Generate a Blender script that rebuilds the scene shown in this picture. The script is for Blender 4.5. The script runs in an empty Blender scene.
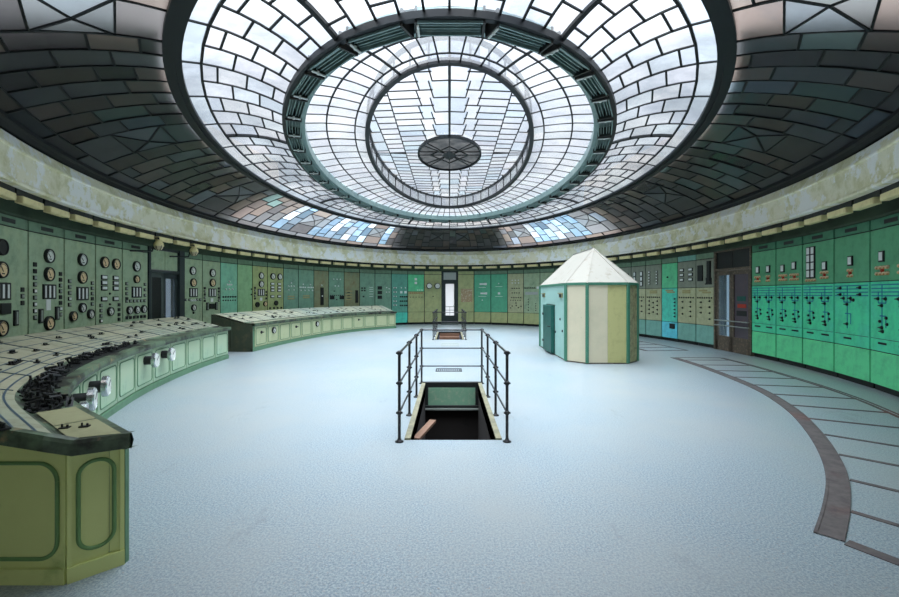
import bpy, math, random
from mathutils import Vector, Matrix
random.seed(7)
C = bpy.context.scene.collection
sc = bpy.context.scene
PI = math.pi
sin, cos, rad = math.sin, math.cos, math.radians

# ------------------------------------------------------------------ helpers
def lin(c):
    out = []
    for v in c[:3]:
        v /= 255.0
        out.append(v / 12.92 if v <= 0.04045 else ((v + 0.055) / 1.055) ** 2.4)
    return (out[0], out[1], out[2], 1.0)

class MB:
    """collects boxes, bars, tubes and rings; build() links them as ONE mesh object"""
    def __init__(self):
        self.v = []; self.f = []; self.m = []; self.c = []; self.sm = []
    def add(self, vs, fs, mi=0, col=None, smooth=False):
        b = len(self.v)
        self.v += [tuple(p) for p in vs]
        for f in fs:
            self.f.append(tuple(b + i for i in f)); self.m.append(mi); self.c.append(col); self.sm.append(smooth)
    def box(self, x0, x1, y0, y1, z0, z1, mi=0, mat=None):
        vs = [Vector(p) for p in ((x0,y0,z0),(x1,y0,z0),(x1,y1,z0),(x0,y1,z0),(x0,y0,z1),(x1,y0,z1),(x1,y1,z1),(x0,y1,z1))]
        if mat is not None: vs = [mat @ p for p in vs]
        self.add(vs, [(0,3,2,1),(4,5,6,7),(0,1,5,4),(1,2,6,5),(2,3,7,6),(3,0,4,7)], mi)
    def cbox(self, x0, x1, y0, y1, z0, z1, b=0.006, mi=0):
        """box whose front (-y) face is chamfered"""
        vs = [(x0+b,y0,z0+b),(x1-b,y0,z0+b),(x1-b,y0,z1-b),(x0+b,y0,z1-b),
              (x0,y0+b,z0),(x1,y0+b,z0),(x1,y0+b,z1),(x0,y0+b,z1),
              (x0,y1,z0),(x1,y1,z0),(x1,y1,z1),(x0,y1,z1)]
        fs = [(0,1,2,3)]
        for i in range(4):
            j = (i+1) % 4
            fs += [(i, i+4, j+4, j), (i+4, i+8, j+8, j+4)]
        fs.append((11,10,9,8))
        self.add(vs, fs, mi)
    def bar(self, p, q, w, d, mi=0, up=Vector((0,0,1))):
        p = Vector(p); q = Vector(q); t = q - p
        if t.length < 1e-6: return
        t.normalize()
        s = t.cross(up)
        if s.length < 1e-4: s = t.cross(Vector((1,0,0)))
        s.normalize(); n = s.cross(t).normalized()
        s *= w/2; n *= d/2
        vs = [p-s-n, p+s-n, p+s+n, p-s+n, q-s-n, q+s-n, q+s+n, q-s+n]
        self.add(vs, [(0,1,2,3),(7,6,5,4),(0,4,5,1),(1,5,6,2),(2,6,7,3),(3,7,4,0)], mi)
    def tube(self, pts, r, n=8, mi=0, caps=True, radii=None):
        pts = [Vector(p) for p in pts]
        rings = []
        prev = None
        for i, p in enumerate(pts):
            t = (pts[min(i+1, len(pts)-1)] - pts[max(i-1, 0)]).normalized()
            a = prev if prev is not None else (Vector((0,0,1)) if abs(t.z) < .9 else Vector((1,0,0)))
            u = (a - t * a.dot(t)).normalized(); prev = u
            w = t.cross(u)
            rr = radii[i] if radii else r
            rings.append([p + (u*cos(2*PI*k/n) + w*sin(2*PI*k/n))*rr for k in range(n)])
        vs = [v for rg in rings for v in rg]
        fs = []
        for i in range(len(pts)-1):
            for k in range(n):
                k2 = (k+1) % n
                fs.append((i*n+k, i*n+k2, (i+1)*n+k2, (i+1)*n+k))
        self.add(vs, fs, mi, smooth=True)
        if caps:
            self.add(rings[0], [tuple(range(n-1,-1,-1))], mi); self.add(rings[-1], [tuple(range(n))], mi)
    def lathe(self, prof, n=24, axis='y', mi=0, org=(0,0,0), smooth=True):
        """prof: list of (radius, along). axis y: along runs toward -y"""
        vs = []
        o = Vector(org)
        for r, h in prof:
            for k in range(n):
                a = 2*PI*k/n
                if axis == 'y': vs.append(o + Vector((r*cos(a), -h, r*sin(a))))
                else: vs.append(o + Vector((r*cos(a), r*sin(a), h)))
        fs = []
        for i in range(len(prof)-1):
            for k in range(n):
                k2 = (k+1) % n
                fs.append((i*n+k, i*n+k2, (i+1)*n+k2, (i+1)*n+k))
        self.add(vs, fs, mi, smooth=smooth)
    def disc(self, r, h, n=24, mi=0, org=(0,0,0)):
        o = Vector(org)
        self.add([o + Vector((r*cos(2*PI*k/n), -h, r*sin(2*PI*k/n))) for k in range(n)], [tuple(range(n))], mi)
    def quad(self, a, b, c, d, mi=0, col=None):
        self.add([a,b,c,d], [(0,1,2,3)], mi, col)
    def face_to(self, fn):
        """turn every face so that its normal agrees with fn(centre)"""
        for i, f in enumerate(self.f):
            P = [Vector(self.v[k]) for k in f]
            n = (P[1]-P[0]).cross(P[2]-P[0])
            if n.length < 1e-9 and len(P) > 3: n = (P[2]-P[0]).cross(P[3]-P[0])
            c = sum(P, Vector())/len(P)
            if n.dot(fn(c)) < 0: self.f[i] = tuple(reversed(f))
        return self
    def build(self, name, mats, parent=None, loc=None):
        off = Vector((0,0,0))
        if parent is not None and loc is None and parent.get('_w') == 1: off = parent.location
        me = self.mesh(name, mats, off)
        o = bpy.data.objects.new(name, me); C.objects.link(o)
        if parent is not None: o.parent = parent
        if loc is not None: o.location = loc
        return o
    def mesh(self, name, mats, off=Vector((0,0,0))):
        me = bpy.data.meshes.new(name)
        me.from_pydata([(p[0]-off.x, p[1]-off.y, p[2]-off.z) for p in self.v], [], self.f)
        if not isinstance(mats, (list, tuple)): mats = [mats]
        for m in mats: me.materials.append(m)
        me.polygons.foreach_set('material_index', self.m)
        me.polygons.foreach_set('use_smooth', self.sm)
        if any(c is not None for c in self.c):
            at = me.color_attributes.new('pane_colour', 'FLOAT_COLOR', 'CORNER')
            data = []
            for poly, c in zip(me.polygons, self.c):
                for _ in range(poly.loop_total): data += list(c or (1,1,1,1))
            at.data.foreach_set('color', data)
        me.update()
        return me

def tag(o, label=None, cat=None, group=None, kind=None):
    if label: o['label'] = label
    if cat: o['category'] = cat
    if group: o['group'] = group
    if kind: o['kind'] = kind
    return o
def struct(o, label, cat):
    return tag(o, label, cat, kind='structure')
def thing(name, label, cat, loc=(0,0,0), rotz=0, group=None, world=False):
    o = bpy.data.objects.new(name, None); C.objects.link(o)
    o.empty_display_size = 0.2
    o.location = loc; o.rotation_euler = (0,0,rotz)
    if world: o['_w'] = 1
    return tag(o, label, cat, group)
def inst(me, name, parent, loc=(0,0,0), rot=(0,0,0), scale=None):
    o = bpy.data.objects.new(name, me); C.objects.link(o); o.parent = parent
    o.location = loc; o.rotation_euler = rot
    if scale: o.scale = scale
    return o

# ---------------------------------------------------------------- materials
def new_mat(name):
    m = bpy.data.materials.new(name); m.use_nodes = True
    nt = m.node_tree; nt.nodes.clear()
    out = nt.nodes.new('ShaderNodeOutputMaterial')
    return m, nt, out
def noise(nt, scale, detail=4, rough=.6, coord='Object', vec_scale=None):
    tc = nt.nodes.new('ShaderNodeTexCoord')
    n = nt.nodes.new('ShaderNodeTexNoise'); n.inputs['Scale'].default_value = scale
    n.inputs['Detail'].default_value = detail; n.inputs['Roughness'].default_value = rough
    if vec_scale:
        mp = nt.nodes.new('ShaderNodeMapping'); mp.inputs['Scale'].default_value = vec_scale
        nt.links.new(tc.outputs[coord], mp.inputs['Vector']); nt.links.new(mp.outputs['Vector'], n.inputs['Vector'])
    else:
        nt.links.new(tc.outputs[coord], n.inputs['Vector'])
    return n
def ramp(nt, src, p0, p1):
    r = nt.nodes.new('ShaderNodeMapRange'); r.clamp = True
    r.inputs['From Min'].default_value = p0; r.inputs['From Max'].default_value = p1
    nt.links.new(src, r.inputs['Value']); return r.outputs['Result']
def mixc(nt, fac, a, b):
    m = nt.nodes.new('ShaderNodeMix'); m.data_type = 'RGBA'
    if hasattr(fac, 'links') or hasattr(fac, 'is_linked'): nt.links.new(fac, m.inputs[0])
    else: m.inputs[0].default_value = fac
    for s, i in ((a, 6), (b, 7)):
        if isinstance(s, tuple): m.inputs[i].default_value = s
        else: nt.links.new(s, m.inputs[i])
    return m.outputs[2]
def lift(c, g):
    out = []
    for v in lin(c)[:3]:
        v = min(.85, v*g); v = 12.92*v if v <= .0031308 else 1.055*v**(1/2.4)-.055
        out.append(v*255)
    return tuple(out)
def paint(name, base, worn=None, rough=.5, wear=(.55,.75), scale=3, stain=None, grain=0.0, bump=0.0, metal=0.0, spec=.4, vec=None, stain_scale=.9, stain_range=(.45,.7)):
    m, nt, out = new_mat(name)
    p = nt.nodes.new('ShaderNodeBsdfPrincipled')
    p.inputs['Roughness'].default_value = rough; p.inputs['Metallic'].default_value = metal
    p.inputs['Specular IOR Level'].default_value = spec
    col = lin(base)
    n = None
    if stain:
        n2 = noise(nt, stain_scale, 5, .65)
        col = mixc(nt, ramp(nt, n2.outputs['Fac'], *stain_range), col, lin(stain))
    if worn:
        n = noise(nt, scale, 8, .7, vec_scale=vec)
        col = mixc(nt, ramp(nt, n.outputs['Fac'], *wear), col, lin(worn))
    if isinstance(col, tuple): p.inputs['Base Color'].default_value = col
    else: nt.links.new(col, p.inputs['Base Color'])
    if bump:
        n3 = noise(nt, 40, 6, .7)
        b = nt.nodes.new('ShaderNodeBump'); b.inputs['Strength'].default_value = bump; b.inputs['Distance'].default_value = .01
        nt.links.new(n3.outputs['Fac'], b.inputs['Height']); nt.links.new(b.outputs['Normal'], p.inputs['Normal'])
    nt.links.new(p.outputs[0], out.inputs[0])
    return m
def pane_mat(name, trans, gloss_rough=.2, dirt=(1,1,1,1), dirt_range=(.5,.8), nscale=1.2, ior=1.45, tr=.8, clear=.92):
    """cast glass that lets diffuse daylight through, with dirt and a glossy face"""
    m, nt, out = new_mat(name)
    at = nt.nodes.new('ShaderNodeVertexColor'); at.layer_name = 'pane_colour'
    mul = nt.nodes.new('ShaderNodeMix'); mul.data_type = 'RGBA'; mul.blend_type = 'MULTIPLY'; mul.inputs[0].default_value = 1
    nt.links.new(at.outputs['Color'], mul.inputs[6]); mul.inputs[7].default_value = trans
    n = noise(nt, nscale, 6, .65)
    n2 = noise(nt, 90, 2, .5)
    c = mixc(nt, ramp(nt, n.outputs['Fac'], *dirt_range), mul.outputs[2], dirt)
    c = mixc(nt, ramp(nt, n2.outputs['Fac'], .3, 1.2), c, (.55,.62,.7,1) if False else c)
    t = nt.nodes.new('ShaderNodeBsdfTranslucent'); nt.links.new(c, t.inputs['Color'])
    d = nt.nodes.new('ShaderNodeBsdfDiffuse'); nt.links.new(c, d.inputs['Color'])
    mx = nt.nodes.new('ShaderNodeMixShader'); mx.inputs[0].default_value = tr
    nt.links.new(d.outputs[0], mx.inputs[1]); nt.links.new(t.outputs[0], mx.inputs[2])
    cl_ = nt.nodes.new('ShaderNodeBsdfTransparent'); nt.links.new(c, cl_.inputs['Color'])
    m3 = nt.nodes.new('ShaderNodeMixShader'); m3.inputs[0].default_value = clear
    nt.links.new(mx.outputs[0], m3.inputs[1]); nt.links.new(cl_.outputs[0], m3.inputs[2]); mx = m3
    g = nt.nodes.new('ShaderNodeBsdfGlossy'); g.inputs['Roughness'].default_value = gloss_rough
    fr = nt.nodes.new('ShaderNodeFresnel'); fr.inputs['IOR'].default_value = ior
    m2 = nt.nodes.new('ShaderNodeMixShader')
    nt.links.new(fr.outputs[0], m2.inputs[0]); nt.links.new(mx.outputs[0], m2.inputs[1]); nt.links.new(g.outputs[0], m2.inputs[2])
    nt.links.new(m2.outputs[0], out.inputs[0])
    return m

M = {}
M['black'] = paint('black_enamel', (24,26,26), (44,44,40), rough=.45)
M['dark'] = paint('dark_steel', (34,38,38), (66,60,52), rough=.5, wear=(.5,.8))
M['lead'] = paint('glazing_bars', (12,17,20), (26,32,36), rough=.6)
M['white_dial'] = paint('white_dial', (222,226,218), (180,176,150), rough=.4, wear=(.55,.9), scale=6)
M['cream_dial'] = paint('cream_dial', (236,210,164), (206,174,120), rough=.4, wear=(.5,.9), scale=6)
M['grey_face'] = paint('grey_face', (150,158,150), (110,112,104), rough=.4)
M['white'] = paint('white_plate', (232,236,232), (190,190,180), rough=.5, wear=(.6,.9))
M['red'] = paint('red_lamp', (176,52,36), rough=.35)
M['orange'] = paint('amber_lamp', (214,150,84), (236,220,190), rough=.35, wear=(.4,.6), scale=30)
M['chrome'] = paint('chrome', (200,206,206), rough=.2, metal=.9)
M['blue_line'] = paint('blue_mimic_lines', (18,104,150), (30,150,160), rough=.5, wear=(.5,.8))
M['rail'] = paint('rail_steel', (40,40,42), (90,86,80), rough=.36, wear=(.52,.7), scale=18, metal=.35)
M['fascia'] = paint('peeling_cornice_plaster', (246,240,212), (252,250,242), rough=.85, wear=(.50,.545), scale=2.0, stain=(222,216,172), bump=.4, stain_scale=2.2, stain_range=(.46,.6))
M['soffit'] = paint('cornice_soffit', (84,92,72), (112,110,86), rough=.85, wear=(.5,.8), scale=2, stain=(82,92,74))
M['frieze'] = paint('frieze_green', (64,80,62), (48,58,46), rough=.7, wear=(.45,.7), scale=2)
M['lampbox'] = paint('cream_lamp_box', (236,222,168), (206,190,136), rough=.7, wear=(.5,.75), scale=6)
M['ring_green'] = paint('ring_trough_green', (124,148,146), (160,180,176), rough=.35, wear=(.5,.8), scale=5, metal=.25)
M['ring_dark'] = paint('ring_beam_dark', (14,20,24), (30,38,42), rough=.5)
M['attic'] = paint('shade_roof_plaster', (120,112,104), (90,84,76), rough=.9)  # surface of the added shading roof
M['floor'] = None
M['duct'] = paint('duct_edging', (98,92,90), (70,66,66), rough=.7, wear=(.4,.7), scale=8, stain=(124,80,70), stain_scale=1.0, stain_range=(.55,.7))
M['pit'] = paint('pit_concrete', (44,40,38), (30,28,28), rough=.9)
M['pit_green'] = paint('pit_green_panel', (130,176,146), (180,190,164), rough=.6, wear=(.5,.75), scale=9)
M['stair_blue'] = paint('stair_dark_blue', (44,60,80), (60,64,66), rough=.5)
M['wood'] = paint('old_timber', (120,92,74), (160,120,104), rough=.8, vec=(1,8,1), scale=4)
M['curb'] = paint('curb_board', (138,134,108), (92,92,78), rough=.7, wear=(.45,.7), scale=7)
M['booth_white'] = paint('booth_board_white', (214,204,176), (150,140,118), rough=.75, wear=(.64,.74), scale=12, stain=(196,190,162))
M['booth_mint'] = paint('booth_board_mint', (160,198,188), (100,120,112), rough=.7, wear=(.66,.76), scale=14, stain=(144,184,174))
M['booth_yellow'] = paint('booth_board_yellow', (190,186,128), (164,160,110), rough=.75, wear=(.5,.8), scale=5)
M['booth_worn'] = paint('booth_board_worn', (170,160,122), (120,110,84), rough=.8, wear=(.45,.65), scale=8)
M['booth_trim'] = paint('booth_trim_green', (66,124,100), (108,144,126), rough=.55, wear=(.55,.8), scale=8)
M['booth_roof'] = paint('booth_roof_white', (160,157,146), (134,128,112), rough=.8, wear=(.55,.75), scale=5)
M['booth_door'] = paint('booth_door_teal', (30,92,82), (20,60,54), rough=.5, wear=(.5,.75), scale=4)
M['door_brown'] = paint('door_brown_worn', (92,82,70), (140,122,100), rough=.7, wear=(.52,.68), scale=14)
M['door_grey'] = paint('door_grey', (72,82,78), (100,108,102), rough=.6)
M['door_dark'] = paint('door_dark_frame', (46,56,56), (76,84,80), rough=.55)
M['transom'] = paint('transom_grey_white', (176,182,176), (140,146,140), rough=.6, vec=(9,1,1))
M['purple'] = paint('dark_purple_panel', (84,74,84), (110,86,86), rough=.4)
M['desk'] = paint('desk_green', (176,196,164), (130,158,132), rough=.5, wear=(.56,.8), scale=3, stain=(164,196,168))
M['desk_end'] = paint('desk_end_lifted', (206,214,142), (150,172,104), rough=.5, wear=(.58,.8), scale=3, stain=(196,204,132))  # desk paint brightened and yellowed to stand in for light on the end
M['desk_mould'] = paint('desk_moulding_green', (96,136,104), (74,112,84), rough=.45, wear=(.5,.8), scale=5)
M['end_mould'] = paint('end_moulding_green', (104,142,88), (80,116,64), rough=.45, wear=(.5,.8), scale=5)
M['desk_lip'] = paint('desk_lip', (92,112,88), (156,130,96), rough=.5, wear=(.58,.72), scale=7, stain=(34,36,30), stain_scale=2.4, stain_range=(.42,.6))
M['desk_shelf'] = paint('desk_shelf_lino', (146,146,110), (120,120,90), rough=.6, wear=(.5,.8), scale=5)
M['desk_board'] = paint('desk_board', (162,160,134), (122,122,100), rough=.5, wear=(.48,.7), scale=6, stain=(148,160,138), stain_scale=.6)
M['desk_board2'] = paint('desk_board_cream', (192,192,164), (150,160,140), rough=.5, wear=(.5,.75), scale=4, stain=(160,176,164), stain_scale=.5)
M['desk_line'] = paint('desk_mimic_lines', (52,76,92), (70,60,60), rough=.5, scale=1.5)
M['desk2'] = paint('far_desk_green', (182,190,150), (146,164,124), rough=.55, wear=(.55,.8), scale=4)
M['desk_dark'] = paint('far_desk_dark_end', (62,70,54), (90,86,64), rough=.6, wear=(.5,.7), scale=5)
M['tan'] = paint('tan_band', (170,160,110), (140,130,90), rough=.6, wear=(.5,.7), scale=9)
M['notice'] = paint('notice_sheet', (176,150,116), (206,196,170), rough=.8, wear=(.5,.6), scale=10)
M['bulb'] = paint('opal_glass', (210,196,160), rough=.3)

# floor: speckled pale blue-grey linoleum with scuffs
def floor_mat():
    m, nt, out = new_mat('speckled_floor')
    p = nt.nodes.new('ShaderNodeBsdfPrincipled')
    a = noise(nt, 70, 4, .8); a2 = noise(nt, 45, 3, .8); b = noise(nt, .45, 7, .65); c = noise(nt, 5, 8, .75); d = noise(nt, 1.6, 8, .8, vec_scale=(1,.35,1))
    col = mixc(nt, ramp(nt, a.outputs['Fac'], .38, .62), lin((98,116,128)), lin((168,180,182)))
    col = mixc(nt, ramp(nt, a2.outputs['Fac'], .58, .68), col, lin((150,140,132)))
    col = mixc(nt, ramp(nt, b.outputs['Fac'], .42, .72), col, lin((152,157,155)))
    col = mixc(nt, ramp(nt, d.outputs['Fac'], .60, .72), col, lin((118,126,128)))
    col = mixc(nt, ramp(nt, c.outputs['Fac'], .68, .78), col, lin((96,98,98)))
    nt.links.new(col, p.inputs['Base Color'])
    p.inputs['Roughness'].default_value = .36; p.inputs['Specular IOR Level'].default_value = .45
    bp = nt.nodes.new('ShaderNodeBump'); bp.inputs['Strength'].default_value = .04; bp.inputs['Distance'].default_value = .01
    nt.links.new(a.outputs['Fac'], bp.inputs['Height']); nt.links.new(bp.outputs['Normal'], p.inputs['Normal'])
    nt.links.new(p.outputs[0], out.inputs[0])
    return m
M['floor'] = floor_mat()
M['sky_pane'] = pane_mat('skylight_glass', (.72,.74,.76,1), .25, dirt=(.42,.46,.54,1), dirt_range=(.42,.75), nscale=.7, clear=.86)
M['dome_pane'] = pane_mat('dome_glass', (.9,.92,.95,1), .22, dirt=(.30,.34,.40,1), dirt_range=(.36,.72), nscale=.55)
M['outer_pane'] = pane_mat('sooted_glass', (.40,.40,.40,1), .16, dirt=(.10,.10,.11,1), dirt_range=(.5,.9), nscale=.7, tr=.5, clear=.25)
M['clean_pane'] = pane_mat('gleam_outer_glass', (.55,.56,.58,1), .16, dirt=(.35,.4,.45,1), dirt_range=(.5,.8), nscale=.8, tr=.7, clear=.35)  # clearer glass that carries the painted daylight gleam
M['rosette_pane'] = pane_mat('rosette_glass', (.022,.024,.026,1), .4, dirt=(.04,.04,.04,1), dirt_range=(.4,.8), nscale=3, clear=.05, ior=1.12)
M['door_glass'] = pane_mat('frosted_door_glass', (.96,.97,1,1), .2, dirt=(.8,.82,.85,1), dirt_range=(.6,.9), clear=.6)
M['blue_glass'] = pane_mat('bluish_door_glass', (.24,.31,.38,1), .15, dirt=(.14,.2,.26,1), dirt_range=(.5,.8), nscale=3)
M['blue_glass_dark'] = pane_mat('dark_blue_door_glass', (.30,.46,.58,1), .15, dirt=(.2,.32,.42,1), dirt_range=(.5,.8), nscale=3)

# ------------------------------------------------------------ room geometry
CY = 12.0; A, B = 7.85, 11.4
def E(a, b, th, z=0.0):
    return Vector((a*sin(th), CY + b*cos(th), z))
def Ei(inset, th, z=0.0):
    return E(A-inset, B-inset, th, z)
TH = [-119.94,-114.35,-109.04,-103.92,-99.14,-94.2,-86.71,-82.23,-77.81,-73.39,-69.28,-65.0,-60.26,-55.59,-50.57,-45.62,-40.23,-34.66,-29.01,-22.8,-16.46,-9.99,-3.1,
      3.34,9.71,16.3,22.76,28.82,34.88,40.2,45.6,50.6,55.6,60.3,64.9,69.05,73.42,77.53,82.07,86.35,94.3,99.01,103.75,108.91,114.23,120.19]
DOOR_FAR = (-3.1, 3.34); DOOR_LEFT = (-94.2, -86.71); DOOR_RIGHT = (86.35, 94.3)

# floor with the two stair openings
NEAR = (-.43, .51, 4.73, 7.70); FAR = (-.46, .46, 15.25, 18.2)
def make_floor():
    mb = MB()
    xs = [-10, NEAR[0], NEAR[1], 10]
    def rect(x0, x1, y0, y1):
        mb.quad((x0,y0,0),(x1,y0,0),(x1,y1,0),(x0,y1,0))
    y0, y1 = -2.2, 26
    rect(-10,10,y0,NEAR[2]); rect(-10,NEAR[0],NEAR[2],NEAR[3]); rect(NEAR[1],10,NEAR[2],NEAR[3])
    rect(-10,10,NEAR[3],FAR[2]); rect(-10,FAR[0],FAR[2],FAR[3]); rect(FAR[1],10,FAR[2],FAR[3]); rect(-10,10,FAR[3],y1)
    return struct(mb.build('floor', M['floor']), 'speckled pale blue grey floor of the oval room', 'floor')
make_floor()

def wall_strip(name, t0, t1, label, gaps=()):
    mb = MB(); n = 60
    ts = [t0 + (t1-t0)*i/n for i in range(n+1)]
    for g in gaps: ts += [g[0]+.3, g[1]-.3]
    ts = sorted(ts)
    for a, b in zip(ts[:-1], ts[1:]):
        mid = (a+b)/2
        if any(g[0]+.3 < mid < g[1]-.3 for g in gaps): lo = 2.85
        else: lo = 0
        p, q = Ei(-.34, rad(a)), Ei(-.34, rad(b))
        for k, (u, v) in enumerate(((p, q),)):
            mb.quad(Vector((u.x,u.y,lo)), Vector((v.x,v.y,lo)), Vector((v.x,v.y,3.34)), Vector((u.x,u.y,3.34)))
    o = mb.build(name, M['frieze'])
    return struct(o, label, 'wall')
wall_strip('wall_left', -142, -34.66, 'curved wall behind the instrument cabinets on the left', [DOOR_LEFT])
wall_strip('wall_back', -34.66, 34.88, 'curved far wall behind the cabinets around the glazed door', [DOOR_FAR])
wall_strip('wall_right', 34.88, 142, 'curved wall behind the green cabinets on the right', [DOOR_RIGHT])
# the entrance recess where the camera stands
mb = MB()
pL, pR = Ei(-.34, rad(-142)), Ei(-.34, rad(142))
zt = 4.2
WX, WZ0, WZ1 = 2.2, 1.0, 3.2
mb.box(pL.x,-WX,-2.1,-2,0,zt); mb.box(WX,pR.x,-2.1,-2,0,zt); mb.box(-WX,WX,-2.1,-2,0,WZ0); mb.box(-WX,WX,-2.1,-2,WZ1,zt)
for a, b in ((pL, Vector((pL.x,-2,0))), (Vector((pR.x,-2,0)), pR)):
    mb.quad(Vector((a.x,a.y,0)), Vector((b.x,b.y,0)), Vector((b.x,b.y,zt)), Vector((a.x,a.y,zt)))
struct(mb.build('wall_front', M['fascia']), 'plain wall of the entrance bay behind the viewpoint', 'wall')
win = thing('fill_window', 'added unseen steel framed fill window behind the viewpoint', 'window', (0,-2.05,WZ0)); win['kind'] = 'structure'  # added to let sky fill in from behind, sized for brightness
mb = MB()
for k in range(9): x = -WX + 2*WX*k/8; mb.box(x-.025,x+.025,-.03,.03,0,WZ1-WZ0)
for z in (0,.8,1.6,WZ1-WZ0): mb.box(-WX,WX,-.03,.03,z-.025,z+.025)
mb.build('fill_window_frame', M['dark'], win, loc=(0,0,0))
mb = MB(); mb.add([(WX,0,0),(-WX,0,0),(-WX,0,WZ1-WZ0),(WX,0,WZ1-WZ0)], [(0,1,2,3)], 0, (1,1,1,1)); mb.build('fill_window_glass', M['door_glass'], win, loc=(0,0,0))
# only outside the oval: triangulated fan between the oval and the recess
mb = MB(); n = 40
for i in range(n):
    t0, t1 = rad(110 + 140*i/n), rad(110 + 140*(i+1)/n)
    p, q = Ei(.4, t0, 3.9), Ei(.4, t1, 3.9)
    mb.quad(p, q, Vector((q.x*1.25, min(-2.1, q.y) if abs(q.x) < 5.6 else q.y-1.5, 3.9)), Vector((p.x*1.25, min(-2.1, p.y) if abs(p.x) < 5.6 else p.y-1.5, 3.9)))
struct(mb.build('ceiling_recess', M['soffit']), 'flat plaster ceiling of the entrance bay', 'ceiling')

# ------------------------------------------------------------------- cornice
def sweep(prof, t0, t1, n, name, mats, closed=False, thick=None):
    """prof: list of (inset, z)"""
    mb = MB()
    for i in range(n):
        ta, tb = rad(t0 + (t1-t0)*i/n), rad(t0 + (t1-t0)*(i+1)/n)
        for (i0, z0), (i1, z1) in zip(prof[:-1], prof[1:]):
            mb.add([Ei(i0, ta, z0), Ei(i0, tb, z0), Ei(i1, tb, z1), Ei(i1, ta, z1)], [(0,1,2,3)], 0)
    return mb.build(name, mats)
o = sweep([(.40,3.17),(.54,3.17),(.55,3.20),(.54,3.235),(.50,3.245),(.50,3.66),(.53,3.67),(.53,3.70),(.50,3.71),(.44,3.88),(.30,3.88)], -165, 165, 150, 'trim_1', M['fascia'])
struct(o, 'cream plaster cornice band with peeling paint below the glass ceiling', 'cornice')
o = sweep([(-.36,3.30),(.42,3.30),(.42,3.17)], -165, 165, 150, 'trim_2', M['soffit'])
struct(o, 'dark grey green soffit under the cornice', 'soffit')
o = sweep([(.02,2.86),(.03,2.9),(-.02,3.28)], -142, 142, 120, 'trim_3', M['frieze'])
struct(o, 'dull green frieze between the cabinets and the cornice', 'trim')

o = sweep([(.28,3.87),(.30,3.93),(.62,4.0),(.62,3.96),(.48,3.89)], -180, 180, 150, 'trim_13', M['lead'])
struct(o, 'dark frame between the cornice and the sooted glass ring', 'trim')
# lamp boxes hung below the cornice
def box_meshes():
    mb = MB()
    mb.cbox(-.285,.285,-.02,.09,-.055,.05,.012)
    a = mb.mesh('housing', M['lampbox'])
    mb = MB()
    mb.box(-.36,.36,.03,.09,.05,.26)
    b = mb.mesh('bracket', M['dark'])
    return a, b
bx_a, bx_b = box_meshes()
def perim_step(inset, t_start, t_end, step):
    ts = []; t = t_start; acc = 0
    p = Ei(inset, rad(t)); d = .1
    while t < t_end:
        t += d; q = Ei(inset, rad(t)); acc += (q-p).length; p = q
        if acc >= step: ts.append(t); acc -= step
    return ts
for t in perim_step(.44, -132, 130, .765):
    tt = rad(t); p = Ei(.42, tt, 3.03); q = Ei(.42, tt+.001)
    r = math.atan2(q.y-p.y, q.x-p.x)
    e = thing('cornice_lamp', 'cream lamp box in the row hung under the peeling cornice', 'lamp', p, r, 'cream lamp boxes under the cornice')
    inst(bx_a, 'housing', e); inst(bx_b, 'bracket', e)

# --------------------------------------------------------------- glass ceiling
class Zone:
    def __init__(s, o, i, bulge):
        s.o, s.i, s.bulge = o, i, bulge
    def P(s, u, th, dz=0):
        a = s.o[0] + (s.i[0]-s.o[0])*u; b = s.o[1] + (s.i[1]-s.o[1])*u
        z = s.o[2] + (s.i[2]-s.o[2])*u + s.bulge*4*u*(1-u)
        return E(a, b, th, z+dz)
def bars_along_ring(mb, zone, u, t0, t1, w, d, seg=1):
    for k in range(seg):
        a = t0 + (t1-t0)*k/seg; b = t0 + (t1-t0)*(k+1)/seg
        mb.bar(zone.P(u, a, -d*.3), zone.P(u, b, -d*.3), w, d)
def bars_radial(mb, zone, th, u0, u1, w, d, seg=4):
    for k in range(seg):
        a = u0 + (u1-u0)*k/seg; b = u0 + (u1-u0)*(k+1)/seg
        mb.bar(zone.P(a, th, -d*.3), zone.P(b, th, -d*.3), w, d)
def pane(mb, zone, u0, u1, t0, t1, col, tilt=0.0, seg=2):
    for k in range(seg):
        a = u0 + (u1-u0)*k/seg; b = u0 + (u1-u0)*(k+1)/seg
        mb.quad(zone.P(a,t0,tilt), zone.P(a,t1,-tilt), zone.P(b,t1,-tilt), zone.P(b,t0,tilt), 0, col)
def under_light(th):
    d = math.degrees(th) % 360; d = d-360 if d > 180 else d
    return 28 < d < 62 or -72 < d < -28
def vary(base, v):
    k = 1 + random.uniform(-v, v*.6)
    return (min(1,base[0]*k*random.uniform(.97,1.03)), min(1,base[1]*k), min(1,base[2]*k*random.uniform(.97,1.03)), 1)

def INWARD(c): return Vector((0-c.x*.05, (CY-c.y)*.05, -1.0))
OUT = Zone((7.32,10.86,3.95), (5.36,8.88,4.78), .10)
DOME = Zone((5.18,8.70,4.78), (3.76,7.04,4.885), .10)
INN = Zone((3.38,6.66,5.0), (2.06,5.46,5.15), .04)

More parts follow.
